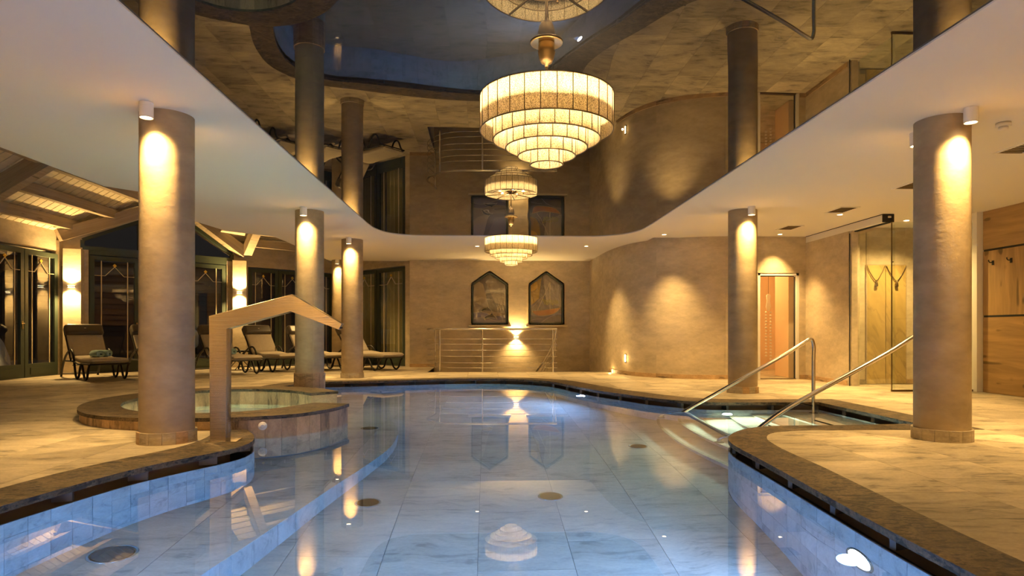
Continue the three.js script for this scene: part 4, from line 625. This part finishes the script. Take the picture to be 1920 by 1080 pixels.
// ------------------------------------------------------------------ loungers, table, towels
function makeLounger(label) {                      // faces +z, hinge of the back at the origin, seat plane at 0.33
  const t = thing('sun_lounger', label, 'sun lounger', [0, 0, 0], 0, 'sun loungers along the glazed bay'), W = 0.33, R = 0.021;
  for (const s of [-1, 1]) {
    const x = s * W;
    obj('side_frame', tube([[x, 0.02, -0.72], [x, 0.20, -0.62], [x, 0.42, -0.40], [x, 0.54, -0.14], [x, 0.56, 0.02], [x, 0.47, 0.15], [x, 0.25, 0.24], [x, 0.06, 0.33], [x, 0.018, 0.42], [x, 0.06, 0.52], [x, 0.22, 0.60], [x, 0.31, 0.68]], R, 90, 10), mat.wicker, t);
    obj('leg', tube([[x, 0.31, 0.72], [x, 0.20, 0.80], [x, 0.06, 0.88], [x, 0.018, 0.96], [x, 0.06, 1.05], [x, 0.22, 1.13], [x, 0.31, 1.20]], R, 50, 10), mat.wicker, t);
    obj('seat_rail', tube([[x, 0.335, -0.40], [x, 0.335, 0.2], [x, 0.30, 0.5], [x, 0.31, 0.8], [x, 0.315, 1.26]], 0.016, 40, 10), mat.wicker, t);
    obj('back_rail', rod([x, 0.34, -0.02], [x, 0.96, -0.50], 0.015), mat.wicker, t); obj('foot', cyl(0.02, 0.022, 0.02, 14, x, 0.01, -0.72), mat.black, t);
  }
  obj('cross_bar', [rod([-W, 0.06, -0.70], [W, 0.06, -0.70], 0.011), rod([-W, 0.315, 1.26], [W, 0.315, 1.26], 0.015), rod([-W, 0.335, -0.40], [W, 0.335, -0.40], 0.012), rod([-W, 0.30, 0.5], [W, 0.30, 0.5], 0.012), rod([-W, 0.96, -0.50], [W, 0.96, -0.50], 0.014), rod([-W * 0.8, 0.335, -0.25], [-W * 0.8, 0.6, -0.22], 0.008), rod([W * 0.8, 0.335, -0.25], [W * 0.8, 0.6, -0.22], 0.008), rod([-W * 0.8, 0.25, -0.2], [W * 0.8, 0.25, -0.2], 0.008)], mat.wicker, t);
  const pad = (pts, th, w) => { // a soft cushion swept along a side profile
    const c = new THREE.CatmullRomCurve3(pts.map(([z, y]) => v3(0, y, z)), false, 'centripetal'), n = 26, m = 20, g = new THREE.BufferGeometry(), pos = [], idx = [], uv = [];
    for (let i = 0; i <= n; i++) { const f = i / n, p = c.getPointAt(f), d = c.getTangentAt(f), k = Math.pow(Math.max(0, 1 - Math.pow(Math.abs(2 * f - 1), 14)), 0.5); for (let j = 0; j < m; j++) { const a = j / m * 6.2832, ca = Math.cos(a), sa = Math.sin(a), ex = Math.sign(ca) * Math.pow(Math.abs(ca), 0.28) * w / 2 * (0.97 + 0.03 * k), ey = Math.sign(sa) * Math.pow(Math.abs(sa), 0.5) * th / 2 * k; pos.push(ex, p.y + d.z * ey, p.z - d.y * ey); uv.push(f * 1.5, ex); } }
    for (let i = 0; i < n; i++) for (let j = 0; j < m; j++) { const a = i * m + j, b = i * m + (j + 1) % m; idx.push(a, a + m, b, b, a + m, b + m); } for (const e of [0, n]) { const o = e * m; for (let j = 1; j + 1 < m; j++) idx.push(o, ...(e ? [o + j + 1, o + j] : [o + j, o + j + 1])); }
    g.setAttribute('position', new THREE.Float32BufferAttribute(pos, 3)); g.setAttribute('uv', new THREE.Float32BufferAttribute(uv, 2)); g.setIndex(idx); g.computeVertexNormals(); return g; };
  obj('seat_cushion', pad([[-0.02, 0.40], [0.2, 0.395], [0.5, 0.365], [0.75, 0.37], [1.28, 0.375]], 0.11, 0.64), mat.fabric, t); obj('back_cushion', pad([[-0.02, 0.40], [-0.16, 0.56], [-0.33, 0.78], [-0.49, 0.985]], 0.09, 0.64), mat.fabric, t);
  const roll = new RoundedBoxGeometry(0.69, 0.27, 0.21, 4, 0.07).rotateX(-0.66).translate(0, 0.945, -0.45); obj('head_roll', roll, mat.leather, t); obj('emblem', rbox(0.035, 0.018, 0.004, 0.002).rotateX(-0.66).translate(0, 1.005, -0.352), mat.lattice, t);
  return t;
}
const L0 = [[-8.05, -13.35, 0.80, 'sun lounger with two rolled towels in front of the left lit pier'], [-7.05, -13.95, 0.80, 'second sun lounger from the left, cut by the column by the water spout'], [-5.98, -14.75, 0.80, 'sun lounger with a single rolled towel beside the steel water spout'], [-5.35, -15.75, 0.80, 'sun lounger beside the small dark side table'], [-4.42, -16.15, 0.80, 'sun lounger half hidden by the column behind the whirlpool'], [-3.15, -16.1, 0.86, 'rightmost sun lounger in front of the curtained glass doors']];
const proto = makeLounger(L0[0][3]); L0.forEach(([x, z, a, lab], i) => { if (i) copyOf(proto, [x, 0, z], a, lab); });
proto.position.set(L0[0][0], 0, L0[0][1]); proto.rotation.y = L0[0][2];
function towel(p, turn, label, len = 0.34, r = 0.062) {
  const t = thing('rolled_towel', label, 'towel', p, turn, 'rolled towels on the loungers'); const S = [], n = 60; for (let i = 0; i <= n; i++) { const f = i / n, a = f * 6.2832 * 2.6, q = r * (0.16 + 0.84 * f); S.push([q * Math.cos(a), q * Math.sin(a)]); }
  const out = S.map(([x, y]) => { const l = Math.hypot(x, y) || 1; return [x + x / l * 0.0125, y + y / l * 0.0125]; }); const g = new THREE.ExtrudeGeometry(new THREE.Shape([...S, ...out.reverse()].map(([x, y]) => new THREE.Vector2(x, y))), { depth: len, bevelEnabled: true, bevelSize: 0.003, bevelThickness: 0.004, bevelSegments: 2 }).translate(0, 0, -len / 2);
  obj('roll', uvm(toCreasedNormals(g, 0.7)), mat.towel, t); return t;
}
{ const seatAt = (i, fz, fx, y) => { const [x, z, a] = L0[i]; return [x + Math.sin(a) * fz + Math.cos(a) * fx, y, z + Math.cos(a) * fz - Math.sin(a) * fx]; };
  towel(seatAt(0, 0.52, -0.02, 0.49), 0.9, 'rolled teal towel nearest the foot of the leftmost lounger'); towel(seatAt(0, 0.36, 0.12, 0.492), 1.3, 'second rolled teal towel behind the first on the leftmost lounger'); towel(seatAt(2, 0.42, 0.0, 0.49), 0.8, 'rolled pale teal towel on the lounger beside the steel water spout'); }
{ const t = thing('side_table', 'small dark slatted folding table between two loungers', 'side table', [-6.05, 0, -15.98], 0.78); for (let i = 0; i < 7; i++) obj('slat', rbox(0.055, 0.016, 0.44, 0.003, -0.19 + i * 0.064, 0.46, 0), mat.wicker, t); obj('frame', [box(0.46, 0.025, 0.02, 0, 0.44, 0.2), box(0.46, 0.025, 0.02, 0, 0.44, -0.2)], mat.wicker, t);
  for (const z of [-0.18, 0.18]) { obj('leg', rod([-0.2, 0.44, z], [0.2, 0.0, z], 0.010), mat.wicker, t); obj('leg', rod([0.2, 0.44, z], [-0.2, 0.0, z], 0.010), mat.wicker, t); } }

renderer.render(scene, camera);
